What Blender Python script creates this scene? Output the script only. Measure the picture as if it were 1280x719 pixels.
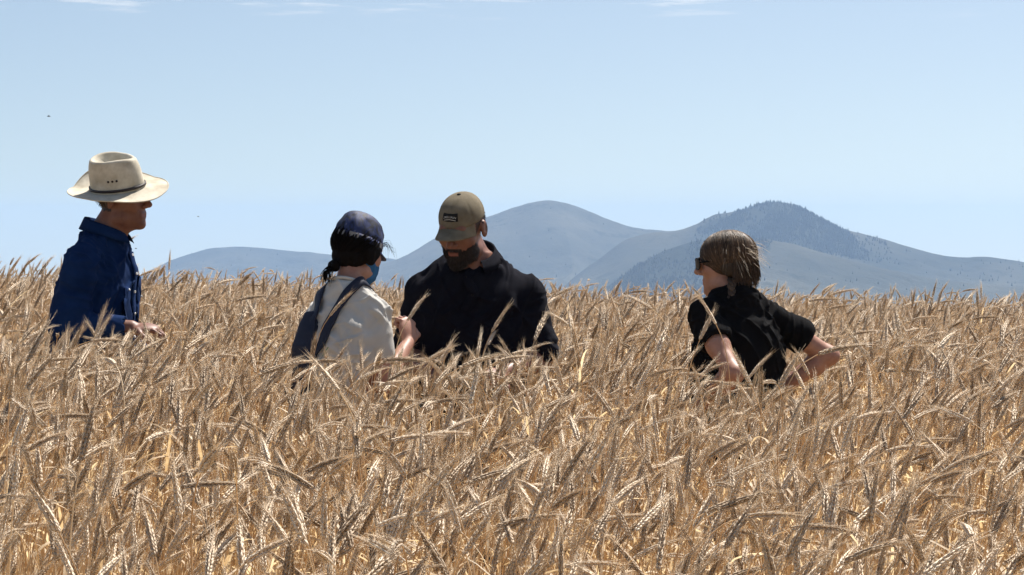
import bpy, bmesh, math, random
import numpy as np
from mathutils import Vector, Matrix, Euler, noise as mnoise
from mathutils.bvhtree import BVHTree

R = math.radians
random.seed(11)
rng = np.random.default_rng(11)
scene = bpy.context.scene
for o in list(bpy.data.objects):
    bpy.data.objects.remove(o)
COL = scene.collection

# ------------------------------------------------------------------ camera
F = 2772.0            # focal length in photograph pixels (1280 wide)
HZ = 285.0            # picture row of eye level
CAMZ = 1.69
cam_d = bpy.data.cameras.new('camera')
cam = bpy.data.objects.new('camera', cam_d)
COL.objects.link(cam)
cam_d.sensor_width = 36.0
cam_d.lens = 36.0 * F / 1280.0
cam_d.clip_start = 0.1
cam_d.clip_end = 30000.0
cam.location = (0, 0, CAMZ)
cam.rotation_euler = (R(90) - math.atan((359.5 - HZ) / F), 0, 0)
cam_d.dof.use_dof = False
cam_d.dof.focus_distance = 8.0
cam_d.dof.aperture_fstop = 9.0
scene.camera = cam

# ------------------------------------------------------------------ sky and sun
SUN_EL, SUN_AZ = 58.0, 36.0        # azimuth clockwise from the view direction
world = bpy.data.worlds.new('World')
scene.world = world
world.use_nodes = True
wn, wl = world.node_tree.nodes, world.node_tree.links
wn.clear()
w_out = wn.new('ShaderNodeOutputWorld')
w_bg = wn.new('ShaderNodeBackground')
w_sky = wn.new('ShaderNodeTexSky')
w_sky.sky_type = 'NISHITA'
w_sky.sun_disc = False
w_sky.sun_elevation = R(SUN_EL)
w_sky.sun_rotation = R(SUN_AZ)
w_sky.altitude = 1400
w_sky.air_density = 1.0
w_sky.dust_density = 3.0
w_sky.ozone_density = 1.5
w_bg.inputs['Strength'].default_value = 0.079
# thin clouds drifting over the sky: noise on a flat layer overhead
w_tc = wn.new('ShaderNodeTexCoord')
w_sep = wn.new('ShaderNodeSeparateXYZ')
wl.new(w_tc.outputs['Generated'], w_sep.inputs[0])
w_mx = wn.new('ShaderNodeMath'); w_mx.operation = 'MAXIMUM'; w_mx.inputs[1].default_value = 0.02
wl.new(w_sep.outputs['Z'], w_mx.inputs[0])
w_dx = wn.new('ShaderNodeMath'); w_dx.operation = 'DIVIDE'
w_dy = wn.new('ShaderNodeMath'); w_dy.operation = 'DIVIDE'
wl.new(w_sep.outputs['X'], w_dx.inputs[0]); wl.new(w_mx.outputs[0], w_dx.inputs[1])
wl.new(w_sep.outputs['Y'], w_dy.inputs[0]); wl.new(w_mx.outputs[0], w_dy.inputs[1])
w_cmb = wn.new('ShaderNodeCombineXYZ')
wl.new(w_dx.outputs[0], w_cmb.inputs[0]); wl.new(w_dy.outputs[0], w_cmb.inputs[1])
w_cmb.inputs[2].default_value = 3.7
w_ns = wn.new('ShaderNodeTexNoise')
w_ns.inputs['Scale'].default_value = 2.1
w_ns.inputs['Detail'].default_value = 6
w_ns.inputs['Roughness'].default_value = 0.6
wl.new(w_cmb.outputs[0], w_ns.inputs['Vector'])
w_mr = wn.new('ShaderNodeMapRange'); w_mr.interpolation_type = 'SMOOTHSTEP'
w_mr.inputs['From Min'].default_value = 0.53
w_mr.inputs['From Max'].default_value = 0.74
w_mr.inputs['To Max'].default_value = 0.7
wl.new(w_ns.outputs['Fac'], w_mr.inputs['Value'])
w_el = wn.new('ShaderNodeMapRange'); w_el.interpolation_type = 'SMOOTHSTEP'
w_el.inputs['From Min'].default_value = 0.090
w_el.inputs['From Max'].default_value = 0.106
wl.new(w_sep.outputs['Z'], w_el.inputs['Value'])
w_mul = wn.new('ShaderNodeMath'); w_mul.operation = 'MULTIPLY'
wl.new(w_mr.outputs[0], w_mul.inputs[0]); wl.new(w_el.outputs[0], w_mul.inputs[1])
w_mix = wn.new('ShaderNodeMix'); w_mix.data_type = 'RGBA'
wl.new(w_mul.outputs[0], w_mix.inputs[0])
# the haze hides the true horizon: look the sky up a little above it, also below eye level
w_up = wn.new('ShaderNodeMath'); w_up.operation = 'ADD'; w_up.inputs[1].default_value = 0.07
wl.new(w_sep.outputs['Z'], w_up.inputs[0])
w_cl = wn.new('ShaderNodeMath'); w_cl.operation = 'MAXIMUM'; w_cl.inputs[1].default_value = 0.03
wl.new(w_up.outputs[0], w_cl.inputs[0])
w_dir = wn.new('ShaderNodeCombineXYZ')
wl.new(w_sep.outputs['X'], w_dir.inputs[0]); wl.new(w_sep.outputs['Y'], w_dir.inputs[1]); wl.new(w_cl.outputs[0], w_dir.inputs[2])
w_nrm = wn.new('ShaderNodeVectorMath'); w_nrm.operation = 'NORMALIZE'
wl.new(w_dir.outputs[0], w_nrm.inputs[0]); wl.new(w_nrm.outputs[0], w_sky.inputs['Vector'])
w_tint = wn.new('ShaderNodeMix'); w_tint.data_type = 'RGBA'; w_tint.blend_type = 'MULTIPLY'; w_tint.inputs[0].default_value = 1.0
w_tint.inputs[7].default_value = (1.07, 1.0, 0.90, 1)      # dusty summer air
wl.new(w_sky.outputs[0], w_tint.inputs[6])
wl.new(w_tint.outputs[2], w_mix.inputs[6])
w_mix.inputs[7].default_value = (8.6, 8.4, 8.3, 1)
wl.new(w_mix.outputs[2], w_bg.inputs['Color'])
wl.new(w_bg.outputs[0], w_out.inputs['Surface'])

sun_d = bpy.data.lights.new('sun', 'SUN')
sun = bpy.data.objects.new('sun', sun_d)
COL.objects.link(sun)
sun_d.energy = 5.0
sun_d.angle = R(0.53)
sun_d.color = (1.0, 0.95, 0.88)
_az = R(SUN_AZ); _el = R(SUN_EL)
SUN_DIR = Vector((math.sin(_az) * math.cos(_el), math.cos(_az) * math.cos(_el), math.sin(_el)))
sun.rotation_euler = SUN_DIR.to_track_quat('Z', 'Y').to_euler()
sun.location = (20, 20, 40)

vs = scene.view_settings
vs.view_transform = 'Standard'
vs.look = 'None'
vs.exposure = 0.8
vs.gamma = 1.0
vs.use_curve_mapping = False
scene.render.engine = 'CYCLES'
cy = scene.cycles
cy.max_bounces = 8
cy.diffuse_bounces = 4
cy.glossy_bounces = 2
cy.transmission_bounces = 4
cy.transparent_max_bounces = 6
cy.volume_bounces = 1
cy.use_denoising = True
cy.denoiser = 'OPENIMAGEDENOISE'
cy.denoising_input_passes = 'RGB_ALBEDO_NORMAL'
cy.denoising_prefilter = 'ACCURATE'
cy.caustics_reflective = False
cy.caustics_refractive = False

# ------------------------------------------------------------------ helpers
def link(o, parent=None):
    COL.objects.link(o)
    if parent is not None:
        o.parent = parent
    return o

def tag(o, label=None, cat=None, group=None, kind=None):
    if label: o['label'] = label
    if cat: o['category'] = cat
    if group: o['group'] = group
    if kind: o['kind'] = kind
    return o

def empty(name, loc=(0, 0, 0), rz=0.0, s=1.0):
    o = bpy.data.objects.new(name, None)
    o.location = loc; o.rotation_euler = (0, 0, rz); o.scale = (s, s, s)
    o.empty_display_size = 0.1
    return link(o)

def np_mesh(name, V, Fc, mat=None, smooth=True):
    """mesh from vertex array and a list / array of faces (all of one size, or mixed lists)"""
    me = bpy.data.meshes.new(name)
    V = np.asarray(V, dtype=np.float32)
    if isinstance(Fc, np.ndarray):
        n, k = Fc.shape
        me.vertices.add(len(V)); me.vertices.foreach_set('co', V.ravel())
        me.loops.add(n * k); me.loops.foreach_set('vertex_index', Fc.astype(np.int32).ravel())
        me.polygons.add(n)
        me.polygons.foreach_set('loop_start', np.arange(0, n * k, k, dtype=np.int32))
        me.polygons.foreach_set('loop_total', np.full(n, k, dtype=np.int32))
        me.update(calc_edges=True); me.validate()
    else:
        me.from_pydata([tuple(map(float, v)) for v in V], [], [tuple(map(int, f)) for f in Fc])
        me.update()
    if smooth and len(me.polygons):
        me.polygons.foreach_set('use_smooth', np.ones(len(me.polygons), dtype=bool))
    if mat is not None:
        me.materials.append(mat)
    return me

def np_obj(name, V, Fc, mat=None, parent=None, smooth=True):
    return link(bpy.data.objects.new(name, np_mesh(name, V, Fc, mat, smooth)), parent)

def color_attr(me, name, cols):
    a = me.color_attributes.new(name, 'FLOAT_COLOR', 'POINT')
    c = np.ones((len(me.vertices), 4), dtype=np.float32)
    c[:, :3] = cols
    a.data.foreach_set('color', c.ravel())

class MB:
    """collects vertices and faces for one mesh"""
    def __init__(self):
        self.v = []; self.f = []; self.c = []
    def add(self, V, Fc, col=None):
        b = len(self.v)
        self.v.extend([tuple(map(float, p)) for p in V])
        self.f.extend([tuple(b + int(i) for i in f) for f in Fc])
        if col is not None: self.c.extend([col] * len(V))
    def tube(self, pts, rad, n=6, cap=True, flat=1.0, col=None):
        pts = [Vector(p) for p in pts]
        m = len(pts)
        rad = rad if hasattr(rad, '__len__') else [rad] * m
        V = []; up = None
        for i, p in enumerate(pts):
            t = (pts[min(i + 1, m - 1)] - pts[max(i - 1, 0)]).normalized()
            if up is None:
                up = Vector((0, 0, 1)) if abs(t.z) < 0.9 else Vector((1, 0, 0))
            a = t.cross(up).normalized(); up = a.cross(t).normalized()
            for k in range(n):
                th = 2 * math.pi * k / n
                V.append(p + (a * math.cos(th) + up * math.sin(th) * flat) * rad[i])
        Fc = []
        for i in range(m - 1):
            for k in range(n):
                Fc.append((i * n + k, i * n + (k + 1) % n, (i + 1) * n + (k + 1) % n, (i + 1) * n + k))
        if cap:
            Fc.append(tuple(range(n))[::-1]); Fc.append(tuple((m - 1) * n + k for k in range(n)))
        self.add(V, Fc, col)
    def grid(self, P, closed_u=False):
        """P[u][v] points"""
        nu, nv = len(P), len(P[0])
        V = [p for row in P for p in row]
        Fc = []
        for i in range(nu if closed_u else nu - 1):
            for j in range(nv - 1):
                a, b = i * nv + j, ((i + 1) % nu) * nv + j
                Fc.append((a, b, b + 1, a + 1))
        self.add(V, Fc)
    def mesh(self, name, mat, smooth=True):
        me = bpy.data.meshes.new(name)
        me.from_pydata(self.v, [], self.f); me.update()
        if smooth and len(me.polygons): me.polygons.foreach_set('use_smooth', [True] * len(me.polygons))
        if mat is not None: me.materials.append(mat)
        if self.c and len(self.c) == len(self.v): color_attr(me, 'tint', np.array(self.c, dtype=np.float32))
        return me
    def build(self, name, mat, parent=None, smooth=True):
        return link(bpy.data.objects.new(name, self.mesh(name, mat, smooth)), parent)

def _hash(i, j, k, s):
    h = (i * 374761393 + j * 668265263 + k * 2147483647 + s * 974634777) & 0xFFFFFFFF
    h = ((h ^ (h >> 13)) * 1274126177) & 0xFFFFFFFF
    return ((h ^ (h >> 16)) & 0xFFFF).astype(np.float32) / 32767.5 - 1.0

def vnoise(P, seed=0):
    P = np.asarray(P, dtype=np.float64)
    I = np.floor(P).astype(np.int64); f = P - I
    f = f * f * f * (f * (f * 6 - 15) + 10)
    i, j, k = I[..., 0], I[..., 1], I[..., 2]
    r = 0
    for a in (0, 1):
        wa = f[..., 0] if a else 1 - f[..., 0]
        for b in (0, 1):
            wb = f[..., 1] if b else 1 - f[..., 1]
            for c in (0, 1):
                wc = f[..., 2] if c else 1 - f[..., 2]
                r = r + wa * wb * wc * _hash(i + a, j + b, k + c, seed)
    return r

def fbm(P, octv=4, seed=0, gain=0.5):
    P = np.asarray(P, dtype=np.float64)
    r = 0; a = 1.0
    for o in range(octv):
        r = r + a * vnoise(P * (2 ** o) + 17.3 * o, seed + o); a *= gain
    return r

# ------------------------------------------------------------------ materials
def mat_new(name):
    m = bpy.data.materials.new(name); m.use_nodes = True
    nt = m.node_tree; nt.nodes.clear()
    out = nt.nodes.new('ShaderNodeOutputMaterial')
    return m, nt, out

def ramp(nt, fac, stops):
    r = nt.nodes.new('ShaderNodeValToRGB')
    el = r.color_ramp.elements
    while len(el) > 1: el.remove(el[-1])
    el[0].position = stops[0][0]; el[0].color = (*stops[0][1], 1)
    for p, c in stops[1:]:
        e = el.new(p); e.color = (*c, 1)
    nt.links.new(fac, r.inputs[0])
    return r.outputs[0]

def noise_node(nt, scale, detail=3, rough=0.55, coord='Object', vscale=None, dist=0.0):
    tc = nt.nodes.new('ShaderNodeTexCoord')
    n = nt.nodes.new('ShaderNodeTexNoise')
    n.inputs['Scale'].default_value = scale; n.inputs['Detail'].default_value = detail
    n.inputs['Roughness'].default_value = rough; n.inputs['Distortion'].default_value = dist
    src = tc.outputs[coord]
    if vscale:
        mp = nt.nodes.new('ShaderNodeMapping'); mp.inputs['Scale'].default_value = vscale
        nt.links.new(src, mp.inputs[0]); src = mp.outputs[0]
    nt.links.new(src, n.inputs['Vector'])
    return n.outputs['Fac']

def bump(nt, fac, strength, dist):
    b = nt.nodes.new('ShaderNodeBump')
    b.inputs['Strength'].default_value = strength; b.inputs['Distance'].default_value = dist
    nt.links.new(fac, b.inputs['Height'])
    return b.outputs[0]

def principled(nt, out, rough=0.7, spec=0.3):
    p = nt.nodes.new('ShaderNodeBsdfPrincipled')
    p.inputs['Roughness'].default_value = rough
    p.inputs['Specular IOR Level'].default_value = spec
    nt.links.new(p.outputs[0], out.inputs['Surface'])
    return p

def fabric(name, c1, c2, rough=0.9, weave=900, wstr=0.25, patch=9, sheen=0.0, spec=0.2):
    m, nt, out = mat_new(name)
    p = principled(nt, out, rough, spec)
    nt.links.new(ramp(nt, noise_node(nt, patch, 5, 0.6), [(0.3, c1), (0.7, c2)]), p.inputs['Base Color'])
    p.inputs['Sheen Weight'].default_value = sheen
    nt.links.new(bump(nt, noise_node(nt, weave, 2), wstr, 0.002), p.inputs['Normal'])
    return m

def plain(name, c, rough=0.5, spec=0.4, metal=0.0, var=0.15, scale=60, bstr=0.1):
    m, nt, out = mat_new(name)
    p = principled(nt, out, rough, spec)
    p.inputs['Metallic'].default_value = metal
    d = tuple(x * (1 - var) for x in c); e = tuple(min(1, x * (1 + var)) for x in c)
    f = noise_node(nt, scale, 4)
    nt.links.new(ramp(nt, f, [(0.3, d), (0.7, e)]), p.inputs['Base Color'])
    if bstr: nt.links.new(bump(nt, f, bstr, 0.002), p.inputs['Normal'])
    return m

def straw(name, stops, rough, transl, tcol, vs=(40, 40, 40), hue_rand=0.35):
    """dry plant tissue: diffuse with some light passing through it, a little different on each stalk"""
    m, nt, out = mat_new(name)
    p = principled(nt, nt.nodes.new('NodeReroute') and out, rough, 0.45)
    oi = nt.nodes.new('ShaderNodeObjectInfo')
    f = noise_node(nt, 1.0, 3, 0.6, 'Object', vs)
    ma = nt.nodes.new('ShaderNodeMath'); ma.operation = 'MULTIPLY_ADD'
    nt.links.new(oi.outputs['Random'], ma.inputs[0]); ma.inputs[1].default_value = hue_rand
    sub = nt.nodes.new('ShaderNodeMath'); sub.operation = 'MULTIPLY_ADD'
    nt.links.new(f, sub.inputs[0]); sub.inputs[1].default_value = 1.0; sub.inputs[2].default_value = -hue_rand / 2
    nt.links.new(sub.outputs[0], ma.inputs[2])
    col = ramp(nt, ma.outputs[0], stops)
    nt.links.new(col, p.inputs['Base Color'])
    t = nt.nodes.new('ShaderNodeBsdfTranslucent')
    mx = nt.nodes.new('ShaderNodeMix'); mx.data_type = 'RGBA'; mx.blend_type = 'MULTIPLY'; mx.inputs[0].default_value = 1.0
    nt.links.new(col, mx.inputs[6]); mx.inputs[7].default_value = (*tcol, 1)
    nt.links.new(mx.outputs[2], t.inputs['Color'])
    ms = nt.nodes.new('ShaderNodeMixShader'); ms.inputs[0].default_value = transl
    nt.links.new(p.outputs[0], ms.inputs[1]); nt.links.new(t.outputs[0], ms.inputs[2])
    nt.links.new(ms.outputs[0], out.inputs['Surface'])
    return m

M = {}
M['ear'] = straw('ear_husk', [(0.2, (0.35, 0.255, 0.165)), (0.5, (0.64, 0.505, 0.355)), (0.8, (0.87, 0.745, 0.575))], 0.6, 0.14, (1.0, 0.8, 0.5), (120, 120, 120), 0.5)
M['awn'] = straw('ear_bristle', [(0.2, (0.66, 0.53, 0.36)), (0.8, (0.88, 0.78, 0.61))], 0.35, 0.4, (1.0, 0.85, 0.6), (30, 30, 30), 0.5)
M['stem'] = straw('straw_stem', [(0.2, (0.58, 0.40, 0.22)), (0.55, (0.75, 0.57, 0.35)), (0.8, (0.86, 0.72, 0.50))], 0.4, 0.35, (1.0, 0.9, 0.7), (30, 30, 6), 0.6)
M['leaf'] = straw('dry_leaf', [(0.2, (0.58, 0.43, 0.26)), (0.5, (0.74, 0.60, 0.41)), (0.8, (0.86, 0.75, 0.57))], 0.55, 0.5, (1.0, 0.93, 0.76), (60, 60, 14), 0.6)

def skin(name, c, d):
    m, nt, out = mat_new(name)
    p = principled(nt, out, 0.5, 0.4)
    col = ramp(nt, noise_node(nt, 22, 5, 0.65), [(0.3, d), (0.7, c)])
    at = nt.nodes.new('ShaderNodeVertexColor'); at.layer_name = 'tint'
    mx = nt.nodes.new('ShaderNodeMix'); mx.data_type = 'RGBA'; mx.blend_type = 'MULTIPLY'; mx.inputs[0].default_value = 1.0
    nt.links.new(col, mx.inputs[6]); nt.links.new(at.outputs[0], mx.inputs[7])
    nt.links.new(mx.outputs[2], p.inputs['Base Color'])
    p.inputs['Subsurface Weight'].default_value = 0.09
    p.inputs['Subsurface Radius'].default_value = (0.01, 0.004, 0.002)
    p.inputs['Subsurface Scale'].default_value = 0.5
    nt.links.new(bump(nt, noise_node(nt, 420, 3), 0.15, 0.001), p.inputs['Normal'])
    return m
M['skin_tan'] = skin('tanned_skin', (0.22, 0.10, 0.065), (0.155, 0.065, 0.042))
M['skin_fair'] = skin('fair_skin', (0.42, 0.225, 0.155), (0.31, 0.145, 0.095))

def hairmat(name):
    m, nt, out = mat_new(name)
    p = principled(nt, out, 0.5, 0.32)
    at = nt.nodes.new('ShaderNodeVertexColor'); at.layer_name = 'tint'
    nt.links.new(at.outputs[0], p.inputs['Base Color'])
    return m
M['hair'] = hairmat('hair_strands')
M['hair_dark'] = hairmat('dark_hair_strands')
for n_ in M['hair_dark'].node_tree.nodes:
    if n_.type == 'BSDF_PRINCIPLED':
        n_.inputs['Roughness'].default_value = .8; n_.inputs['Specular IOR Level'].default_value = .06

# ------------------------------------------------------------------ ground
def ground_z(x, d):
    x = np.asarray(x, dtype=np.float64); d = np.asarray(d, dtype=np.float64)
    near = -0.09 * (np.clip((8 - d) / 4.3, 0, 1.6)) ** 2
    e = np.clip(d - 8, 0, 20.0)
    far = -(0.012 * e + 0.0006 * e * e) - 0.036 * np.clip(d - 28, 0, None)
    xl = 28 * np.tanh(x / 28)
    tilt = np.where(x < 0, -0.040 * xl, -0.024 * xl) * np.clip((d + 6) / 14.0, 0.4, 1)
    und = 0.035 * np.sin(x * 0.9 + 0.4 * d) * np.exp(-((d - 14) / 10) ** 2) * np.clip((d - 9) / 4, 0, 1)
    return near + far + tilt + und
rows = np.concatenate([np.linspace(-40, 0, 9)[:-1], np.linspace(0, 34, 86)[:-1], np.geomspace(34, 5800, 56)])
uu = np.linspace(-1, 1, 81); uu = np.sign(uu) * np.abs(uu) ** 1.7
GV = []
for y in rows:
    w = 14 + 0.75 * max(y, 0)
    xs_ = uu * w
    zz = ground_z(xs_, np.full_like(xs_, y))
    zz = zz + 0.012 * vnoise(np.stack([xs_ * 2.0, np.full_like(xs_, y * 2.0), xs_ * 0], -1), 4)
    for x, z in zip(xs_, zz): GV.append((x, y, z))
nr, ncx = len(rows), len(uu)
ii, jj = np.meshgrid(np.arange(nr - 1), np.arange(ncx - 1), indexing='ij')
a_ = (ii * ncx + jj).ravel()
GF = np.stack([a_, a_ + 1, a_ + ncx + 1, a_ + ncx], -1)
m, nt, out = mat_new('dry_soil')
p = principled(nt, out, 0.95, 0.1)
nt.links.new(ramp(nt, noise_node(nt, 6, 6, 0.65), [(0.3, (0.16, 0.105, 0.06)), (0.55, (0.27, 0.185, 0.10)), (0.75, (0.40, 0.30, 0.16))]), p.inputs['Base Color'])
nt.links.new(bump(nt, noise_node(nt, 30, 4), 0.6, 0.03), p.inputs['Normal'])
M['soil'] = m
ground = np_obj('ground', GV, GF, M['soil'])
tag(ground, 'dry soil of the field sloping gently away under the grain', kind='structure')

# ------------------------------------------------------------------ hills
def hill_material(name, c1, c2, c3):
    m, nt, out = mat_new(name)
    p = principled(nt, out, 0.95, 0.05)
    big = noise_node(nt, 0.004, 6, 0.6)
    col = ramp(nt, big, [(0.35, c1), (0.5, c2), (0.68, c3)])
    sp = noise_node(nt, 0.02, 5, 0.75)
    dark = ramp(nt, sp, [(0.55, (1, 1, 1)), (0.64, (0.45, 0.5, 0.42))])
    mx = nt.nodes.new('ShaderNodeMix'); mx.data_type = 'RGBA'; mx.blend_type = 'MULTIPLY'; mx.inputs[0].default_value = 1
    nt.links.new(col, mx.inputs[6]); nt.links.new(dark, mx.inputs[7])
    at = nt.nodes.new('ShaderNodeVertexColor'); at.layer_name = 'cover'      # wooded ground is darker than grass
    m2 = nt.nodes.new('ShaderNodeMix'); m2.data_type = 'RGBA'; m2.blend_type = 'MULTIPLY'; m2.inputs[0].default_value = 1
    nt.links.new(mx.outputs[2], m2.inputs[6]); nt.links.new(at.outputs[0], m2.inputs[7])
    nt.links.new(m2.outputs[2], p.inputs['Base Color'])
    nt.links.new(bump(nt, noise_node(nt, 0.05, 6, 0.7), 0.6, 6.0), p.inputs['Normal'])
    return m
M['hill'] = hill_material('hill_dry_grass', (0.026, 0.032, 0.024), (0.050, 0.052, 0.038), (0.086, 0.082, 0.058))

# conifer wood on the hills: one distant mass of small trees
def in_poly(x, y, poly):
    c = False; n = len(poly); j = n - 1
    for i in range(n):
        xi, yi = poly[i]; xj, yj = poly[j]
        if (yi > y) != (yj > y) and x < (xj - xi) * (y - yi) / (yj - yi + 1e-9) + xi: c = not c
        j = i
    return c

WOOD_MAIN = [(940, 250), (990, 250), (1055, 285), (1088, 318), (1080, 326), (1000, 310), (950, 300), (900, 297), (872, 292), (905, 276)]
WOOD_SPUR = [(728, 390), (745, 360), (800, 326), (860, 300), (935, 294), (965, 302), (945, 330), (900, 390)]

def make_hill(name, label, D, pts, W, seed, rough, gull, wooded=None):
    px = np.array([p_[0] for p_ in pts], float); py = np.array([p_[1] for p_ in pts], float)
    n = 420
    X = np.linspace((px[0] - 640) / F * D, (px[-1] - 640) / F * D, n)
    cz = np.interp(X, (px - 640) / F * D, CAMZ - (py - HZ) / F * D)
    ker = np.ones(9) / 9
    cz = np.convolve(np.pad(cz, 4, 'edge'), ker, 'valid')
    vv = np.concatenate([np.linspace(-1, 0, 70), np.linspace(0, 1, 30)[1:]])
    base = -0.036 * (D - W) - 25
    V = np.zeros((len(vv), n, 3))
    for r, v in enumerate(vv):
        Y = D + v * W + 0 * X
        t = abs(v)
        prof = (1 - t) ** 1.25 * (1 - 0.15 * math.sin(math.pi * t))
        # spurs and gullies running down the slope
        cx_ = X + 60 * vnoise(np.stack([X / 300, Y / 300, X * 0], -1), seed + 3)
        rid = 1 - np.abs(vnoise(np.stack([cx_ / 170, Y / 700, X * 0], -1), seed))
        rid2 = 1 - np.abs(vnoise(np.stack([cx_ / 62, Y / 260, X * 0], -1), seed + 9))
        fine = fbm(np.stack([X / 45, Y / 45, X * 0], -1), 4, seed + 5)
        amp = gull * (t ** 0.8) * (1 - t * 0.6)
        Z = base + (cz - base) * prof + amp * (rid - 0.75) + 0.3 * amp * (rid2 - 0.75) + rough * fine * min(1, 0.5 + 3 * t)
        Yo = Y + 50 * t * vnoise(np.stack([X / 200, Y / 200, X * 0 + 5], -1), seed + 1)
        V[r, :, 0] = X * (1 + (Yo - D) / D * 0.6); V[r, :, 1] = Yo; V[r, :, 2] = Z
    nr_, nc_ = V.shape[:2]
    ii, jj = np.meshgrid(np.arange(nr_ - 1), np.arange(nc_ - 1), indexing='ij')
    a = (ii * nc_ + jj).ravel()
    Fc = np.stack([a, a + 1, a + nc_ + 1, a + nc_], -1)
    o = np_obj(name, V.reshape(-1, 3), Fc, M['hill'])
    cov = np.ones((nr_ * nc_, 3), dtype=np.float32)
    if wooded:
        W_ = V.reshape(-1, 3); jx = 9 * vnoise(W_ / 38, 3); jy = 6 * vnoise(W_ / 38 + 7, 4)
        ppx = 640 + W_[:, 0] / W_[:, 1] * F + jx; ppy = HZ - (W_[:, 2] - CAMZ) / W_[:, 1] * F + jy
        for q in range(len(W_)):
            if in_poly(ppx[q], ppy[q], wooded): cov[q] = (.36, .45, .42)
    color_attr(o.data, 'cover', cov)
    tag(o, label, kind='structure')
    return V

H_left = make_hill('hill', 'low blue hazy hill at far left behind the field', 4700,
    [(-250, 430), (20, 385), (120, 362), (170, 346), (200, 332), (225, 321), (262, 311), (300, 308), (330, 310), (350, 313), (390, 315), (420, 319), (450, 321), (480, 322), (520, 328), (570, 340), (650, 360), (760, 385), (850, 410)],
    900, 21, 3.0, 60)
H_mid = make_hill('hill', 'rounded hazy hill rising behind the khaki cap', 4000,
    [(330, 420), (400, 360), (450, 337), (480, 329), (505, 320), (540, 300), (575, 285), (620, 268), (640, 260), (665, 253), (690, 250), (712, 255), (735, 264), (760, 275), (785, 283), (810, 287), (850, 291), (900, 300), (980, 325), (1080, 370), (1150, 420)],
    900, 5, 2.6, 62)
H_main = make_hill('hill', 'tallest hazy hill with dark conifers on its summit', 3300,
    [(640, 420), (720, 345), (780, 300), (815, 290), (850, 288), (868, 281), (880, 276), (888, 268), (900, 268), (930, 262), (948, 255), (965, 251), (990, 255), (1005, 262), (1020, 269), (1050, 285), (1080, 293), (1100, 298), (1150, 312), (1180, 320), (1205, 323), (1235, 320), (1280, 328), (1340, 336), (1420, 350), (1560, 390), (1700, 440)],
    700, 33, 2.0, 50, WOOD_MAIN)
H_spur = make_hill('hill', 'nearer hazy spur below the tallest hill', 2750,
    [(660, 450), (720, 392), (745, 368), (770, 350), (800, 330), (830, 314), (860, 303), (885, 297), (920, 296), (950, 297), (985, 304), (1020, 314), (1060, 325), (1110, 337), (1160, 348), (1230, 356), (1300, 362), (1420, 378), (1600, 420)],
    520, 47, 1.6, 28, WOOD_SPUR)

def wood(name, label, specs, seed):
    rr = random.Random(seed)
    V = []; Fc = []
    for hill, poly, count, hs in specs:
        nr_, nc_ = hill.shape[:2]; got = 0; tries = 0
        while got < count and tries < count * 60:
            tries += 1
            r = rr.uniform(0, 72); c = rr.uniform(0, nc_ - 2)
            i, j = int(r), int(c)
            P = hill[i, j] * (1 - (c - j)) + hill[i, j + 1] * (c - j)
            P = P * (1 - (r - i)) + (hill[i + 1, j] * (1 - (c - j)) + hill[i + 1, j + 1] * (c - j)) * (r - i)
            px = 640 + P[0] / P[1] * F; py = HZ - (P[2] - CAMZ) / P[1] * F
            if not in_poly(px, py, poly): continue
            if rr.random() > 0.6 + 0.9 * mnoise.fractal(Vector((P[0] / 55, P[1] / 90, 0)), 1, 2, 4): continue
            got += 1
            h = rr.uniform(*hs) * (1 if rr.random() < .93 else 1.5); w = h * rr.uniform(.2, .3); th = rr.uniform(0, 6)
            b = len(V)
            for zf, wf in ((0.08, 1.0), (0.45, 0.72)):
                for k in range(4):
                    a = th + k * math.pi / 2
                    q = w * wf * rr.uniform(.8, 1.2)
                    V.append((P[0] + math.cos(a) * q, P[1] + math.sin(a) * q, P[2] + h * zf - 0.4))
            V.append((P[0], P[1], P[2] + h - 0.4))
            for k in range(4):
                k2 = (k + 1) % 4
                Fc.append((b + k, b + k2, b + 4 + k2, b + 4 + k)); Fc.append((b + 4 + k, b + 4 + k2, b + 8))
    m = plain('conifer_needles', (0.028, 0.040, 0.030), 0.9, 0.1, 0, 0.4, 0.05, 0)
    o = np_obj(name, V, Fc, m, smooth=False)
    tag(o, label, kind='stuff')
wood('conifer_wood', 'dark conifer wood spread over the hazy hills', [
    (H_main, WOOD_MAIN, 4200, (2.8, 5.0)),
    (H_main, [(880, 264), (900, 264), (900, 274), (884, 278)], 40, (3, 5)),
    (H_main, [(900, 250), (1070, 260), (1130, 335), (930, 310), (860, 300)], 500, (3, 5.5)),
    (H_spur, WOOD_SPUR, 4800, (2.8, 4.8)),
    (H_spur, [(720, 290), (1280, 350), (1280, 390), (700, 390)], 110, (2, 4.5)),
    (H_mid, [(480, 260), (960, 260), (960, 390), (480, 390)], 60, (2.5, 5)),
    (H_main, [(1050, 285), (1280, 320), (1280, 360), (1050, 330)], 70, (2, 5)),
    (H_left, [(180, 305), (500, 305), (500, 370), (180, 370)], 50, (3, 6)),
], 3)

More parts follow.
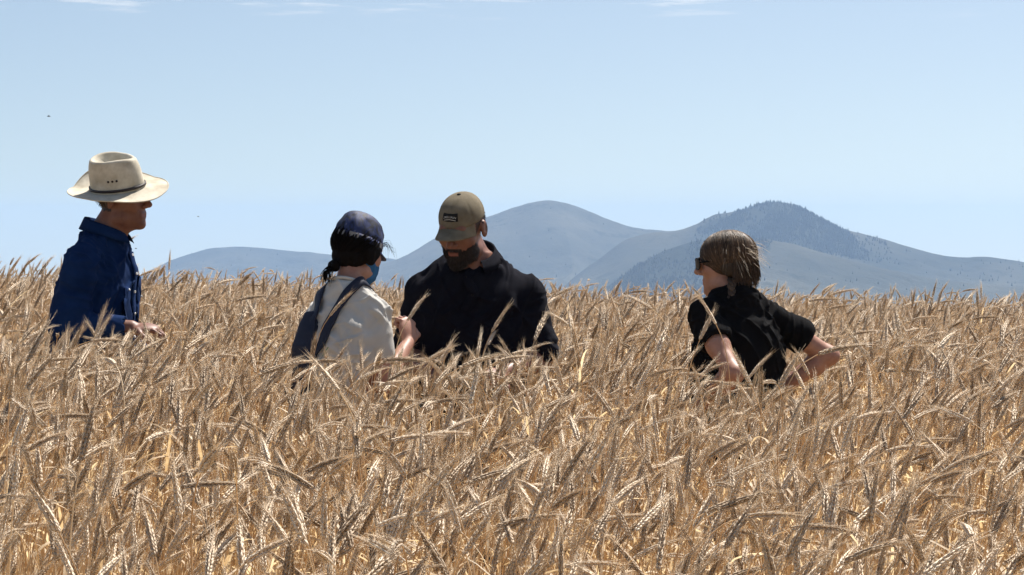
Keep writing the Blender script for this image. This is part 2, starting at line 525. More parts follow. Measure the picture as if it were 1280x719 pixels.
# ------------------------------------------------------------------ haze
def haze():
    x0, x1, y0, y1, z0, z1 = -5200, 5200, -60, 5950, -280, 60
    V = [(x, y, z) for x in (x0, x1) for y in (y0, y1) for z in (z0, z1)]
    Fc = [(0, 1, 3, 2), (4, 6, 7, 5), (0, 4, 5, 1), (2, 3, 7, 6), (0, 2, 6, 4), (1, 5, 7, 3)]
    m, nt, out = mat_new('haze_air')
    v = nt.nodes.new('ShaderNodeVolumePrincipled')
    v.inputs['Color'].default_value = HAZE_COL
    v.inputs['Density'].default_value = HAZE_DENS
    v.inputs['Anisotropy'].default_value = 0.1
    nt.links.new(v.outputs[0], out.inputs['Volume'])
    o = np_obj('haze', V, Fc, m, smooth=False)
    tag(o, 'pale blue haze in the air over the field and hills', kind='stuff')
HAZE_COL = (0.42, 0.645, 1.0, 1)
HAZE_DENS = 0.000145
haze()
# ------------------------------------------------------------------ where the people stand (x, distance)
PEOPLE = {'hat': (-1.645, 8.9), 'bag': (-0.578, 7.8), 'cap': (-0.142, 8.35), 'black': (0.80, 7.9)}

# ------------------------------------------------------------------ ripe grain
def stalk_variant(seed, bend, lean, ear_len, low=0.0, tall=1.2):
    """one stalk bending in +X: returns dict of part -> MB, with the highest point at 1.2 m"""
    rr = random.Random(seed)
    n_st = 14
    # heading angle from the vertical along the stalk
    s_neck = 0.24
    L = 1.16
    pts = [Vector((0, 0, 0))]; ang = []
    wob = rr.uniform(-.05, .05)
    def theta(s):
        th = R(lean) * (0.4 + 0.6 * s / L) + wob * math.sin(s * 7)
        k = max(0.0, (s - (L - s_neck)) / s_neck)
        return th + R(bend) * 0.80 * k ** 2.2
    ss = np.concatenate([np.linspace(0, L - s_neck, 5), np.linspace(L - s_neck, L, 9)[1:]])
    side = rr.uniform(-.25, .25)
    P = [Vector((0, 0, 0))]
    for i in range(1, len(ss)):
        m_ = 8; p = P[-1].copy()
        for q in range(m_):
            s = ss[i - 1] + (ss[i] - ss[i - 1]) * (q + .5) / m_
            th = theta(s); ds = (ss[i] - ss[i - 1]) / m_
            p = p + Vector((math.sin(th), side * math.sin(th) * .5, math.cos(th))) * ds
        P.append(p)
    th0 = theta(L)
    # ear axis
    ne = 27
    E = [P[-1].copy()]; T = []
    for i in range(ne):
        th = th0 + R(bend) * 0.20 * (i / ne)
        t = Vector((math.sin(th), side * math.sin(th) * .5, math.cos(th))).normalized()
        T.append(t); E.append(E[-1] + t * ear_len / ne)
    T.append(T[-1])
    top = max(max(p.z for p in P), max(e.z for e in E))
    k = 1.2 / top
    shift = 0.0
    parts = {}
    stem = MB()
    r0, r1 = 0.0017, 0.0010
    SP = [Vector((p.x, p.y, p.z + (tall - top) * min(1, p.z / 0.5))) for p in P]
    dz = SP[-1] - P[-1]
    E = [e + dz for e in E]
    if low > 0: SP = [p for p in SP if p.z > low] 
    stem.tube(SP, [r0 + (r1 - r0) * (i / (len(SP) - 1)) for i in range(len(SP))], 4, False)
    parts['stem'] = stem
    # ear: four rows of overlapping husks, each with its bristle
    ear = MB(); awn = MB()
    U0 = Vector((0, 1, 0)); tw = rr.uniform(0, math.pi)
    plump = rr.uniform(.85, 1.15)
    for i in range(ne):
        f = i / (ne - 1)
        t = T[i]; V_ = t.cross(U0).normalized(); U_ = V_.cross(t).normalized()
        a = tw + 0.5 * f
        Ua = U_ * math.cos(a) + V_ * math.sin(a); Va = -U_ * math.sin(a) + V_ * math.cos(a)
        env = (0.62 + 0.55 * math.sin(math.pi * min(1, f * 1.02 + 0.12) ** .8)) * plump
        if f > .85: env *= 1 - (f - .85) * 2.2
        s = 1 if i % 2 == 0 else -1
        for sv in (-1, 1):
            base = E[i] + Ua * s * 0.0013 * env + Va * sv * 0.0014 * env
            d = (t * 0.93 + Ua * s * rr.uniform(.10, .24) + Va * sv * rr.uniform(.06, .18)).normalized()
            l = 0.0130 * env * rr.uniform(.85, 1.2); w = 0.0024 * env * rr.uniform(.9, 1.15)
            x = d.cross(Va if abs(d.dot(Va)) < .9 else Ua).normalized(); y = d.cross(x).normalized()
            c = base + d * l * 0.42
            tip = base + d * l
            ring = [c + (x * math.cos(q) + y * math.sin(q)) * w for q in (0.4, 1.97, 3.54, 5.11)]
            ear.add([base] + ring + [tip], [(0, 2, 1), (0, 3, 2), (0, 4, 3), (0, 1, 4), (5, 1, 2), (5, 2, 3), (5, 3, 4), (5, 4, 1)])
            if rr.random() < .8:
                al = rr.uniform(.012, .036) * (1.0 if f > .25 else .6)
                ad = (d * 0.8 + t * .45 + Vector((rr.uniform(-.12, .12), rr.uniform(-.12, .12), rr.uniform(-.12, .06)))).normalized()
                ar = 0.00030
                mid = tip + ad * al * .5
                ad2 = (ad + Vector((rr.uniform(-.12, .12), rr.uniform(-.12, .12), rr.uniform(-.14, .02)))).normalized()
                e2 = mid + ad2 * al * .5
                b = tip - ad * .003
                A = [b + (x * math.cos(q) + y * math.sin(q)) * ar for q in (0, 2.1, 4.2)]
                B = [mid + (x * math.cos(q) + y * math.sin(q)) * ar * .7 for q in (0, 2.1, 4.2)]
                awn.add(A + B + [e2], [(0, 1, 4, 3), (1, 2, 5, 4), (2, 0, 3, 5), (3, 4, 6), (4, 5, 6), (5, 3, 6)])
    parts['ear'] = ear; parts['bristles'] = awn
    # dry leaves
    for q in range(rr.choice([1, 2, 2, 3])):
        leaf = MB()
        z0 = rr.uniform(.45, .98) if q else rr.uniform(.72, 1.0)
        j = min(range(len(SP)), key=lambda u: abs(SP[u].z - z0))
        b = SP[j]; az = rr.uniform(0, 6.28); h = Vector((math.cos(az), math.sin(az), 0)); sd = Vector((-h.y, h.x, 0))
        ln = rr.uniform(.10, .24); th = R(rr.uniform(8, 40)); dth = R(rr.uniform(60, 170)); wd = rr.uniform(.0022, .0042); p = b.copy()
        rows_ = []; n = 7; twst = rr.uniform(-1.6, 1.6)
        for u in range(n + 1):
            f = u / n
            ww = wd * (min(1, .5 + f * 4)) * (1 - f ** 2.5) + .0003
            sdd = sd * math.cos(twst * f) + Vector((0, 0, 1)) * math.sin(twst * f)
            rows_.append([p - sdd * ww, p + Vector((0, 0, -.25 * ww)), p + sdd * ww])
            a = th + dth * f ** 1.3
            p = p + (h * math.sin(a) + Vector((0, 0, 1)) * math.cos(a)) * ln / n
        leaf.grid(rows_)
        parts['leaf' + 'abc'[q]] = leaf
    info = dict(bend=bend, tip=E[-1], top=1.2, base=E[0])
    return parts, info

VAR = []
bends = [4, 8, 12, 16, 20, 24, 28, 33, 38, 43, 49, 56, 68, 92, 26, 31]
for q, b in enumerate(bends):
    rr = random.Random(100 + q)
    VAR.append(stalk_variant(200 + q, b, rr.uniform(1, 9), rr.uniform(.078, .108)))
VAR_FAR = []
for q, b in enumerate(bends):
    rr = random.Random(100 + q)
    VAR_FAR.append(stalk_variant(200 + q, b, rr.uniform(1, 9), rr.uniform(.078, .108), low=0.55))

PART_MAT = {'stem': 'stem', 'ear': 'ear', 'bristles': 'awn', 'leaf': 'leaf'}
def joined(parts, name):
    me = bpy.data.meshes.new(name)
    V = []; Fc = []; mi = []; mats = []
    for k, (pn, mb) in enumerate(parts.items()):
        b = len(V); V += mb.v; Fc += [tuple(b + i for i in f) for f in mb.f]; mi += [k] * len(mb.f)
        me.materials.append(M[PART_MAT[pn[:4] if pn[:4] == 'leaf' else pn]])
    me.from_pydata(V, [], Fc); me.update()
    me.polygons.foreach_set('material_index', mi)
    me.polygons.foreach_set('use_smooth', [True] * len(mi))
    return me

src = bpy.data.collections.new('grain_sources')       # not linked to the scene: only a source of instances
NV = len(VAR)
for q in range(NV):
    src.objects.link(bpy.data.objects.new('grain_%02d' % q, joined(VAR[q][0], 'grain_%02d' % q)))
for q in range(NV):
    src.objects.link(bpy.data.objects.new('grain_%02d' % (NV + q), joined(VAR_FAR[q][0], 'grain_%02d' % (NV + q))))

def scatter():
    pts = []
    TANH = 640 / F * 1.10
    def fill(d0, d1, dens):
        area = TANH * (d1 * d1 - d0 * d0) + 0.5 * (d1 - d0)
        n = int(area * dens)
        d = np.sqrt(rng.uniform(d0 * d0, d1 * d1, n))
        x = rng.uniform(-1, 1, n) * (d * TANH + 0.25)
        pts.append(np.stack([x, d], -1))
    fill(2.4, 9.0, 370)
    fill(9.0, 16.0, 230)
    fill(16.0, 30.0, 120)
    fill(30.0, 46.0, 45)
    P = np.concatenate(pts)
    # uneven stand: thin it in places
    keep = vnoise(np.stack([P[:, 0] * 2.2, P[:, 1] * 2.2, P[:, 0] * 0], -1), 8) * .35 + .8 > rng.uniform(0, 1, len(P))
    for nm, (px, pd) in PEOPLE.items():
        dx = P[:, 0] - px; dy = P[:, 1] - pd
        r = np.hypot(dx, dy)
        keep &= r > 0.34
        # stalks pressed aside where people stand and reach
        keep &= ~((np.abs(dx) < 0.36) & (dy > -0.45) & (dy < 0) & (rng.uniform(0, 1, len(P)) < 0.25))
    P = P[keep]
    n = len(P)
    var = rng.integers(0, NV, n)
    # wind leaning mostly to the right and towards the camera, many against it
    az = np.where(rng.uniform(0, 1, n) < .25, rng.uniform(-3.14, 3.14, n), rng.normal(-.15, 1.1, n))
    h = rng.normal(1.0, 0.055, n) + 0.05 * vnoise(np.stack([P[:, 0] * .8, P[:, 1] * .8, P[:, 0] * 0], -1), 2)
    tall = rng.uniform(0, 1, n) < np.where(P[:, 1] > 9.6, .13, .04)
    h = np.where(tall, h + rng.uniform(.05, .17, n), h)
    for nm, (px, pd) in PEOPLE.items():
        dx = P[:, 0] - px; dy = P[:, 1] - pd
        h = np.where((np.abs(dx) < .42) & (dy > -1.3) & (dy < .1), np.minimum(h, rng.uniform(.91, 1.02, n) + {'black': 0, 'hat': .045, 'bag': .09, 'cap': .10}[nm]), h)
    h = np.clip(h, .82, 1.22)
    tx = rng.normal(0, .085, n); ty = rng.normal(0.05, .085, n)
    z = ground_z(P[:, 0], P[:, 1])
    return P, var, az, h, tx, ty, z
GP, Gvar, Gaz, Gh, Gtx, Gty, Gz = scatter()

# the three hundred stalks that show largest become things of their own
def tip_pos(i):
    b, _ = VAR[Gvar[i]][1]['base'], 0
    e = VAR[Gvar[i]][1]['tip']
    m_ = (Vector(b) + Vector(e)) / 2
    rot = Euler((Gtx[i], Gty[i], Gaz[i])).to_matrix()
    p = rot @ (m_ * Gh[i])
    return Vector((GP[i, 0], GP[i, 1], Gz[i])) + p
order = np.argsort(GP[:, 1])
chosen = []
for i in order:
    if len(chosen) >= 290 or GP[i, 1] > 7: break
    t = tip_pos(i)
    px = 640 + t.x / t.y * F; py = HZ - (t.z - CAMZ) / t.y * F
    if 8 < px < 1272 and 400 < py < 708: chosen.append(int(i))
chosen_set = set(chosen)

PM = []
for q in range(NV):
    PM.append({pn: mb.mesh('grain_' + pn, M[PART_MAT[pn[:4] if pn[:4] == 'leaf' else pn]]) for pn, mb in VAR[q][0].items()})

def stalk_thing(loc, rot, s, q, label, group):
    root = bpy.data.objects.new('grain_stalk', None)
    root.location = loc; root.rotation_euler = rot; root.scale = (s, s, s); root.empty_display_size = .05
    COL.objects.link(root)
    tag(root, label, 'grain stalk', group)
    ob = {}
    for pn, me in PM[q].items():
        o = bpy.data.objects.new('leaf' if pn[:4] == 'leaf' else pn, me); COL.objects.link(o)
        o.parent = ob['ear'] if pn == 'bristles' else root
        ob[pn] = o
    return root

ZONES = ['in the bottom left corner', 'at the bottom below the cowboy hat', 'at the bottom below the white t-shirt', 'at the bottom below the khaki cap', 'at the bottom mid-picture',
         'at the bottom below the braided hair', 'at the bottom below the bent bare elbow', 'in the bottom right corner']
def grain_label(i):
    t = tip_pos(i); px = 640 + t.x / t.y * F; py = HZ - (t.z - CAMZ) / t.y * F
    b = VAR[Gvar[i]][1]['bend']
    e = Vector(VAR[Gvar[i]][1]['tip']) - Vector(VAR[Gvar[i]][1]['base'])
    e = Euler((Gtx[i], Gty[i], Gaz[i])).to_matrix() @ e
    look = 'upright' if b < 35 else 'slanting' if b < 70 else 'nodding' if b < 105 else 'hooked'
    way = 'to the right' if e.x > .03 else 'to the left' if e.x < -.03 else 'end-on'
    zone = ZONES[int(np.clip(px // 160, 0, 7))]
    if py < 610: zone = zone.replace('at the bottom', 'low down').replace('in the', 'above the')
    return '%s grain ear pointing %s, %s' % (look, way, zone) if way != 'end-on' else '%s grain ear seen end-on, %s' % (look, zone)
for i in chosen:
    stalk_thing((GP[i, 0], GP[i, 1], Gz[i]), (Gtx[i], Gty[i], Gaz[i]), Gh[i], Gvar[i], grain_label(i), 'ripe grain stalks nearest the camera')

# a few tall stalks standing clear of the rest
def feature(px, top_py, d, q, az, label):
    x = (px - 640) / F * d; ztop = CAMZ - (top_py - HZ) / F * d
    g = float(ground_z(x, d))
    parts, info = stalk_variant(200 + q, bends[q], 3, .095, tall=ztop - g)
    off = Matrix.Rotation(az, 3, 'Z') @ ((Vector(info['base']) + Vector(info['tip'])) / 2)
    PM.append({pn: mb.mesh('grain_' + pn, M[PART_MAT[pn[:4] if pn[:4] == 'leaf' else pn]]) for pn, mb in parts.items()})
    stalk_thing((x - off.x, d - off.y, g), (0, 0, az), 1.0, len(PM) - 1, label, 'tall grain stalks standing clear of the field')
feature(212, 315, 11.5, 0, 0.3, 'tall upright grain ear against the sky right of the blue shirt')
feature(157, 296, 9.3, 11, 0.2, 'hooked grain ear against the sky before the blue shirt')
feature(388, 338, 10.5, 1, 0.4, 'tall dark grain ear just left of the white shirt')
feature(782, 358, 10.0, 2, 0.2, 'tall slanting grain ear between the black polo and the braided hair')
feature(125, 384, 7.0, 4, 0.3, 'slanting grain ear in front of the blue sleeve')
feature(425, 366, 6.6, 9, 0.1, 'large nodding grain ear across the white shirt back')
feature(520, 370, 6.7, 8, 0.1, 'nodding grain ear beside the raised hand')
feature(625, 383, 6.8, 7, 0.0, 'long bristled ear in front of the black polo chest')
feature(885, 372, 6.5, 7, 3.3, 'arching grain ear over the shoulder of the black shirt')
feature(950, 442, 6.3, 9, 0.2, 'hooked grain ear before the waist of the black shirt')

rest = np.array([i not in chosen_set for i in range(len(GP))])
pts = np.stack([GP[rest, 0], GP[rest, 1], Gz[rest]], -1)
me = bpy.data.meshes.new('grain_field')
me.vertices.add(len(pts)); me.vertices.foreach_set('co', pts.astype(np.float32).ravel())
a = me.attributes.new('g_rot', 'FLOAT_VECTOR', 'POINT')
a.data.foreach_set('vector', np.stack([Gtx[rest], Gty[rest], Gaz[rest]], -1).astype(np.float32).ravel())
a = me.attributes.new('g_scl', 'FLOAT', 'POINT'); a.data.foreach_set('value', Gh[rest].astype(np.float32))
a = me.attributes.new('g_var', 'INT', 'POINT')
gv = np.where(GP[rest, 1] > 7.0, Gvar[rest] + NV, Gvar[rest])
a.data.foreach_set('value', gv.astype(np.int32))
field = link(bpy.data.objects.new('grain_field', me))
tag(field, 'dense field of ripe tan grain with bristled ears', 'grain', kind='stuff')
ng = bpy.data.node_groups.new('grain_scatter', 'GeometryNodeTree')
ng.interface.new_socket('Geometry', in_out='INPUT', socket_type='NodeSocketGeometry')
ng.interface.new_socket('Geometry', in_out='OUTPUT', socket_type='NodeSocketGeometry')
gi = ng.nodes.new('NodeGroupInput'); go = ng.nodes.new('NodeGroupOutput')
ci = ng.nodes.new('GeometryNodeCollectionInfo')
ci.inputs['Collection'].default_value = src
ci.inputs['Separate Children'].default_value = True
ci.inputs['Reset Children'].default_value = True
iop = ng.nodes.new('GeometryNodeInstanceOnPoints')
def named(n, t):
    x = ng.nodes.new('GeometryNodeInputNamedAttribute'); x.data_type = t; x.inputs['Name'].default_value = n
    return x.outputs['Attribute']
ng.links.new(gi.outputs[0], iop.inputs['Points'])
ng.links.new(ci.outputs[0], iop.inputs['Instance'])
iop.inputs['Pick Instance'].default_value = True
ng.links.new(named('g_var', 'INT'), iop.inputs['Instance Index'])
ng.links.new(named('g_rot', 'FLOAT_VECTOR'), iop.inputs['Rotation'])
ng.links.new(named('g_scl', 'FLOAT'), iop.inputs['Scale'])
ng.links.new(iop.outputs[0], go.inputs[0])
md = field.modifiers.new('grain_scatter', 'NODES'); md.node_group = ng
print('grain stalks', len(GP), 'own', len(chosen))
# ------------------------------------------------------------------ people: surfaces grown from blended volumes
class SDF:
    def __init__(self, xr, yr, zs, h):
        self.xs = np.arange(xr[0], xr[1], h, dtype=np.float64)
        self.ys = np.arange(yr[0], yr[1], h, dtype=np.float64)
        self.zs = np.asarray(zs, dtype=np.float64)
        self.D = np.full((len(self.xs), len(self.ys), len(self.zs)), 0.06, dtype=np.float32)
    def _sl(self, lo, hi):
        r = []
        for c, l, h_ in ((self.xs, lo[0], hi[0]), (self.ys, lo[1], hi[1]), (self.zs, lo[2], hi[2])):
            r.append(slice(max(0, np.searchsorted(c, l) - 1), min(len(c), np.searchsorted(c, h_) + 1)))
        return tuple(r)
    def _eval(self, prim, pad):
        lo, hi, fn = prim
        sl = self._sl(np.array(lo) - pad, np.array(hi) + pad)
        X = self.xs[sl[0]][:, None, None]; Y = self.ys[sl[1]][None, :, None]; Z = self.zs[sl[2]][None, None, :]
        if 0 in (X.size, Y.size, Z.size): return sl, None
        return sl, fn(X, Y, Z).astype(np.float32)
    def add(self, prim, k=0.02):
        sl, d = self._eval(prim, k + 0.03)
        if d is None: return self
        a = self.D[sl]; h = np.maximum(k - np.abs(a - d), 0) / max(k, 1e-6)
        self.D[sl] = np.minimum(a, d) - h * h * k * .25
        return self
    def sub(self, prim, k=0.01):
        sl, d = self._eval(prim, k + 0.03)
        if d is None: return self
        a = self.D[sl]; d = -d; h = np.maximum(k - np.abs(a - d), 0) / max(k, 1e-6)
        self.D[sl] = np.maximum(a, d) + h * h * k * .25
        return self
    def cut(self, fn, k=0.006):
        """keep only where fn(X,Y,Z) < 0"""
        X = self.xs[:, None, None]; Y = self.ys[None, :, None]; Z = self.zs[None, None, :]
        d = fn(X, Y, Z).astype(np.float32); a = self.D
        h = np.maximum(k - np.abs(a - d), 0) / k
        self.D = np.maximum(a, d) + h * h * k * .25
        return self
    def mesh(self):
        D = self.D
        S = (D < 0)
        n = np.zeros(tuple(s - 1 for s in D.shape), dtype=np.uint8)
        corners = [(a, b, c) for a in (0, 1) for b in (0, 1) for c in (0, 1)]
        nx, ny, nz = n.shape
        for a, b, c in corners: n += S[a:a + nx, b:b + ny, c:c + nz]
        I, J, K = np.nonzero((n > 0) & (n < 8))
        idx = np.full(n.shape, -1, dtype=np.int32); idx[I, J, K] = np.arange(len(I))
        acc = np.zeros((len(I), 3)); cnt = np.zeros(len(I))
        val = {c: D[I + c[0], J + c[1], K + c[2]] for c in corners}
        for c in corners:
            for ax in range(3):
                if c[ax]: continue
                e = list(c); e[ax] = 1; e = tuple(e)
                v0, v1 = val[c], val[e]
                m = (v0 < 0) != (v1 < 0)
                t = v0[m] / (v0[m] - v1[m])
                p = np.tile(np.array(c, float), (m.sum(), 1)); p[:, ax] += t
                acc[m] += p; cnt[m] += 1
        acc /= cnt[:, None]
        g = acc + np.stack([I, J, K], -1)
        V = np.stack([np.interp(g[:, a], np.arange(len(c)), c) for a, c in enumerate((self.xs, self.ys, self.zs))], -1)
        Q = []
        for ax in range(3):
            b, c = (ax + 1) % 3, (ax + 2) % 3
            sl0 = [slice(1, -1)] * 3; sl1 = [slice(1, -1)] * 3
            sl0[ax] = slice(0, -1); sl1[ax] = slice(1, None)
            A, B = S[tuple(sl0)], S[tuple(sl1)]
            P = np.stack(np.nonzero(A != B), -1)
            off = np.ones(3, int); off[ax] = 0
            P = P + off
            inside = S[P[:, 0], P[:, 1], P[:, 2]]
            q = []
            for db, dc in ((-1, -1), (0, -1), (0, 0), (-1, 0)):
                o = P.copy(); o[:, b] += db; o[:, c] += dc
                q.append(idx[o[:, 0], o[:, 1], o[:, 2]])
            q = np.stack(q, -1)
            q[~inside] = q[~inside][:, ::-1]
            Q.append(q)
        Q = np.concatenate(Q)
        Q = Q[(Q >= 0).all(1)]
        return V, Q

def capsule(a, b, ra, rb):
    a = np.array(a, float); b = np.array(b, float); r = max(ra, rb)
    lo = np.minimum(a, b) - r; hi = np.maximum(a, b) + r
    ba = b - a; L = (ba ** 2).sum() + 1e-12
    def fn(X, Y, Z):
        t = np.clip(((X - a[0]) * ba[0] + (Y - a[1]) * ba[1] + (Z - a[2]) * ba[2]) / L, 0, 1)
        dx = X - a[0] - t * ba[0]; dy = Y - a[1] - t * ba[1]; dz = Z - a[2] - t * ba[2]
        return np.sqrt(dx * dx + dy * dy + dz * dz) - (ra + (rb - ra) * t)
    return lo, hi, fn

def ellip(c, r, Rm=None):
    c = np.array(c, float); r = np.array(r, float); m = r.max()
    Rm = np.eye(3) if Rm is None else np.array(Rm)
    def fn(X, Y, Z):
        x, y, z = X - c[0], Y - c[1], Z - c[2]
        q = [Rm[0, a] * x + Rm[1, a] * y + Rm[2, a] * z for a in range(3)]
        k0 = np.sqrt(sum((q[a] / r[a]) ** 2 for a in range(3)))
        k1 = np.sqrt(sum((q[a] / r[a] ** 2) ** 2 for a in range(3))) + 1e-9
        return k0 * (k0 - 1) / k1
    return c - m, c + m, fn

def loft(st, n=2.3, grow=0.0):
    """st rows: z, half width, half depth, centre x, centre y"""
    st = np.array(st, float)
    z, a, b, cx_, cy_ = st.T
    a = a + grow; b = b + grow
    lo = np.array([(cx_ - a).min(), (cy_ - b).min(), z[0]]); hi = np.array([(cx_ + a).max(), (cy_ + b).max(), z[-1]])
    def fn(X, Y, Z):
        A = np.interp(Z, z, a); B = np.interp(Z, z, b); CX = np.interp(Z, z, cx_); CY = np.interp(Z, z, cy_)
        q = (np.abs((X - CX) / A) ** n + np.abs((Y - CY) / B) ** n) ** (1 / n)
        d = (q - 1) * np.minimum(A, B)
        return np.maximum(d, np.maximum(Z - z[-1], z[0] - Z))
    return lo, hi, fn

def smooth_rows(st, n=24):
    st = np.array(st, float); z = np.linspace(st[0, 0], st[-1, 0], n)
    out_ = [z]
    for c in range(1, 5):
        v = np.interp(z, st[:, 0], st[:, c])
        v = np.convolve(np.pad(v, 1, 'edge'), [.25, .5, .25], 'valid'); out_.append(v)
    return np.stack(out_, -1)

def head_matrix(h):
    """h: dict c (centre), yaw, pitch (down positive), roll in degrees -> Matrix 4x4, local head axes: x right, y forward, z up"""
    return Matrix.Translation(h['c']) @ Matrix.Rotation(R(h.get('yaw', 0)), 4, 'Z') @ Matrix.Rotation(R(h.get('roll', 0)), 4, 'Y') @ Matrix.Rotation(R(-h.get('pitch', 0)), 4, 'X')

def add_head(s, h, fem=False):
    Mh = head_matrix(h); R3 = np.array(Mh.to_3x3())
    w = 0.95 if fem else 1.0
    P = lambda x, y, z: tuple(Mh @ Vector((x * w, y, z)))
    E = lambda c, r: ellip(P(*c), (r[0] * w, r[1], r[2]), R3)
    s.add(E((0, -.012, .03), (.076, .098, .083)), .02)
    s.add(E((0, .032, -.03), (.063, .058, .085)), .03)
    s.add(E((0, .032, -.084), (.050, .052, .036)), .03)
    s.add(E((0, .074, -.106), (.021, .018, .017)), .02)
    for x in (-1, 1):
        s.add(E((x * .046, .055, -.022), (.022, .026, .024)), .02)
        s.add(E((x * .052, .012, -.075), (.016, .035, .02)), .02)
    s.add(capsule(P(-.036, .078, .024), P(.036, .078, .024), .012, .012), .02)
    for x in (-1, 1): s.sub(E((x * .032, .100, .004), (.017, .015, .012)), .012)
    s.add(capsule(P(0, .086, .014), P(0, .113, -.027), .007, .0125), .012)
    s.add(capsule(P(-.013, .098, -.034), P(.013, .098, -.034), .0085, .0085), .008)
    s.add(capsule(P(-.019, .083, -.061), P(.019, .083, -.061), .008, .008), .008)
    s.add(capsule(P(-.016, .082, -.073), P(.016, .082, -.073), .0085, .0085), .008)
    s.sub(capsule(P(-.024, .094, -.0668), P(.024, .094, -.0668), .003, .003), .004)
    for x in (-1, 1):
        s.add(E((x * .082, -.014, -.004), (.009, .021, .033)), .008)
        s.sub(E((x * .092, -.010, .0), (.006, .011, .018)), .006)
    return Mh

def add_hand(s, wrist, d, n, side, curl=0.5, spread=0.12, k=.006):
    """wrist point, finger direction d, palm normal n (the way the palm faces); side +1 when the thumb lies towards d x n"""
    w = Vector(wrist); d = Vector(d).normalized(); n = Vector(n); n = (n - d * n.dot(d)).normalized()
    u = d.cross(n).normalized() * side            # thumb side
    Rm = np.array([[u[i], d[i], n[i]] for i in range(3)])
    s.add(ellip(tuple(w + d * .05), (.042, .056, .017), Rm), .012)
    s.add(ellip(tuple(w + d * .032 + u * .022 + n * .008), (.020, .032, .016), Rm), .010)
    for q, (off, ln) in enumerate(((.031, .074), (.010, .082), (-.011, .076), (-.031, .060))):
        a = w + d * (.092 - abs(off - .005) * .25) + u * off
        dirn = (d + u * off * spread * 10).normalized(); r = .0092 if q < 3 else .008
        ang = 0
        for seg, fr in enumerate((.44, .32, .24)):
            ang += R(20 + 55 * curl) * (0.7 if seg == 0 else 1.0) * (1 + .12 * q) * (curl > 0)
            v = (dirn * math.cos(ang) + n * math.sin(ang)).normalized()
            b = a + v * ln * fr
            s.add(capsule(tuple(a), tuple(b), r, r * .93), k * .6); a = b; r *= .93
    a = w + d * .026 + u * .034
    for fr, (cd, cu, cn) in ((.044, (.62, .68, .35)), (.034, (.86, .22, .5 + .3 * curl)), (.026, (.85, -.1, .5 + .4 * curl))):
        v = (d * cd + u * cu + n * cn).normalized(); b = a + v * fr
        s.add(capsule(tuple(a), tuple(b), .0115, .0100), k); a = b

def zgrid(z0, z1, h, low=None, hl=0.012):
    if low is None or low <= z0: return np.arange(z0, z1, h)
    return np.concatenate([np.arange(z0, low, hl), np.arange(low, z1, h)])

TORSO_M = [(.86, .160, .105, 0, 0), (.97, .172, .115, 0, 0), (1.08, .160, .110, 0, 0), (1.20, .168, .115, 0, 0), (1.32, .188, .122, 0, 0),
           (1.40, .180, .112, 0, 0), (1.45, .140, .095, 0, 0), (1.50, .090, .074, 0, 0), (1.545, .062, .060, 0, 0)]
TORSO_F = [(.86, .168, .108, 0, 0), (.97, .168, .112, 0, 0), (1.08, .132, .095, 0, 0), (1.20, .140, .105, 0, 0), (1.32, .162, .118, 0, 0),
           (1.40, .150, .100, 0, 0), (1.45, .115, .084, 0, 0), (1.50, .074, .064, 0, 0), (1.545, .052, .052, 0, 0)]

def torso_rows(p, grow_w=1.0):
    st = np.array(TORSO_F if p.get('fem') else TORSO_M, float)
    zs = np.array([q[0] for q in p['spine']]); cx_ = np.array([q[1] for q in p['spine']]); cy_ = np.array([q[2] for q in p['spine']])
    st[:, 3] = np.interp(st[:, 0], zs, cx_); st[:, 4] = np.interp(st[:, 0], zs, cy_)
    st[:, 1] *= p.get('wide', 1.0); st[:, 2] *= p.get('deep', 1.0)
    up = p.get('shrug', 0.0)
    st[:, 0] += up * np.clip((st[:, 0] - 1.1) / .35, 0, 1)
    return smooth_rows(st)

def build_body(p, h=.0042):
    xr, yr = p['xr'], p['yr']
    s = SDF(xr, yr, zgrid(-.01, p['head']['c'][2] + .16, h, 1.08), h)
    fem = p.get('fem')
    s.add(loft(torso_rows(p), 2.2, -.008), .02)
    base = np.array(p['neck'])
    Mh = head_matrix(p['head'])
    hn = np.array(Mh @ Vector((0, -.022, -.055)))
    rn = .046 if fem else .058
    s.add(capsule(base, hn, rn + .004, rn - .003), .03)
    s.add(capsule(np.array(Mh @ Vector((0, .01, -.08))), base + np.array([0, .035, -.03]), .03, .04), .03)
    am = .86 if fem else 1.0
    for sd in ('R', 'L'):
        S_, E_, W_ = (np.array(q) for q in p['arm' + sd][:3])
        s.add(capsule(base + np.array([0, -.015, -.018]), S_ + np.array([0, 0, -.008]), .038, .040 * am), .04)
        s.add(capsule(S_ + np.array([0, 0, -.01]), E_, .048 * am, .042 * am), .03)
        m1 = S_ * .5 + E_ * .5
        s.add(ellip(m1, (.047 * am,) * 3), .03)
        f1 = E_ * .75 + W_ * .25
        s.add(capsule(E_, f1, .043 * am, .044 * am), .02)
        s.add(capsule(f1, W_, .044 * am, .027 * am), .02)
        bd = 2 * E_ - S_ - W_; bd = bd / (np.linalg.norm(bd) + 1e-9)
        s.add(ellip(E_ + bd * .018, (.030 * am,) * 3), .015)
    add_head(s, p['head'], fem)
    for sd in ('R', 'L'):
        W_, d, n, curl = p['arm' + sd][2], *p['hand' + sd]
        add_hand(s, W_, d, n, p.get('thumb' + sd, 1 if sd == 'L' else -1), curl)
    for x in (-1, 1):
        hip = np.array([x * .085, p['spine'][0][2], .90]); kn = np.array([x * .10, .02, .49]); an = np.array([x * .11, -.02, .08])
        s.add(capsule(hip, kn, .078, .052), .03); s.add(capsule(kn, an, .052, .038), .03)
        s.add(capsule(an + np.array([0, -.02, -.035]), an + np.array([0, .15, -.045]), .036, .030), .03)
    V, Q = s.mesh()
    return V, Q, Mh

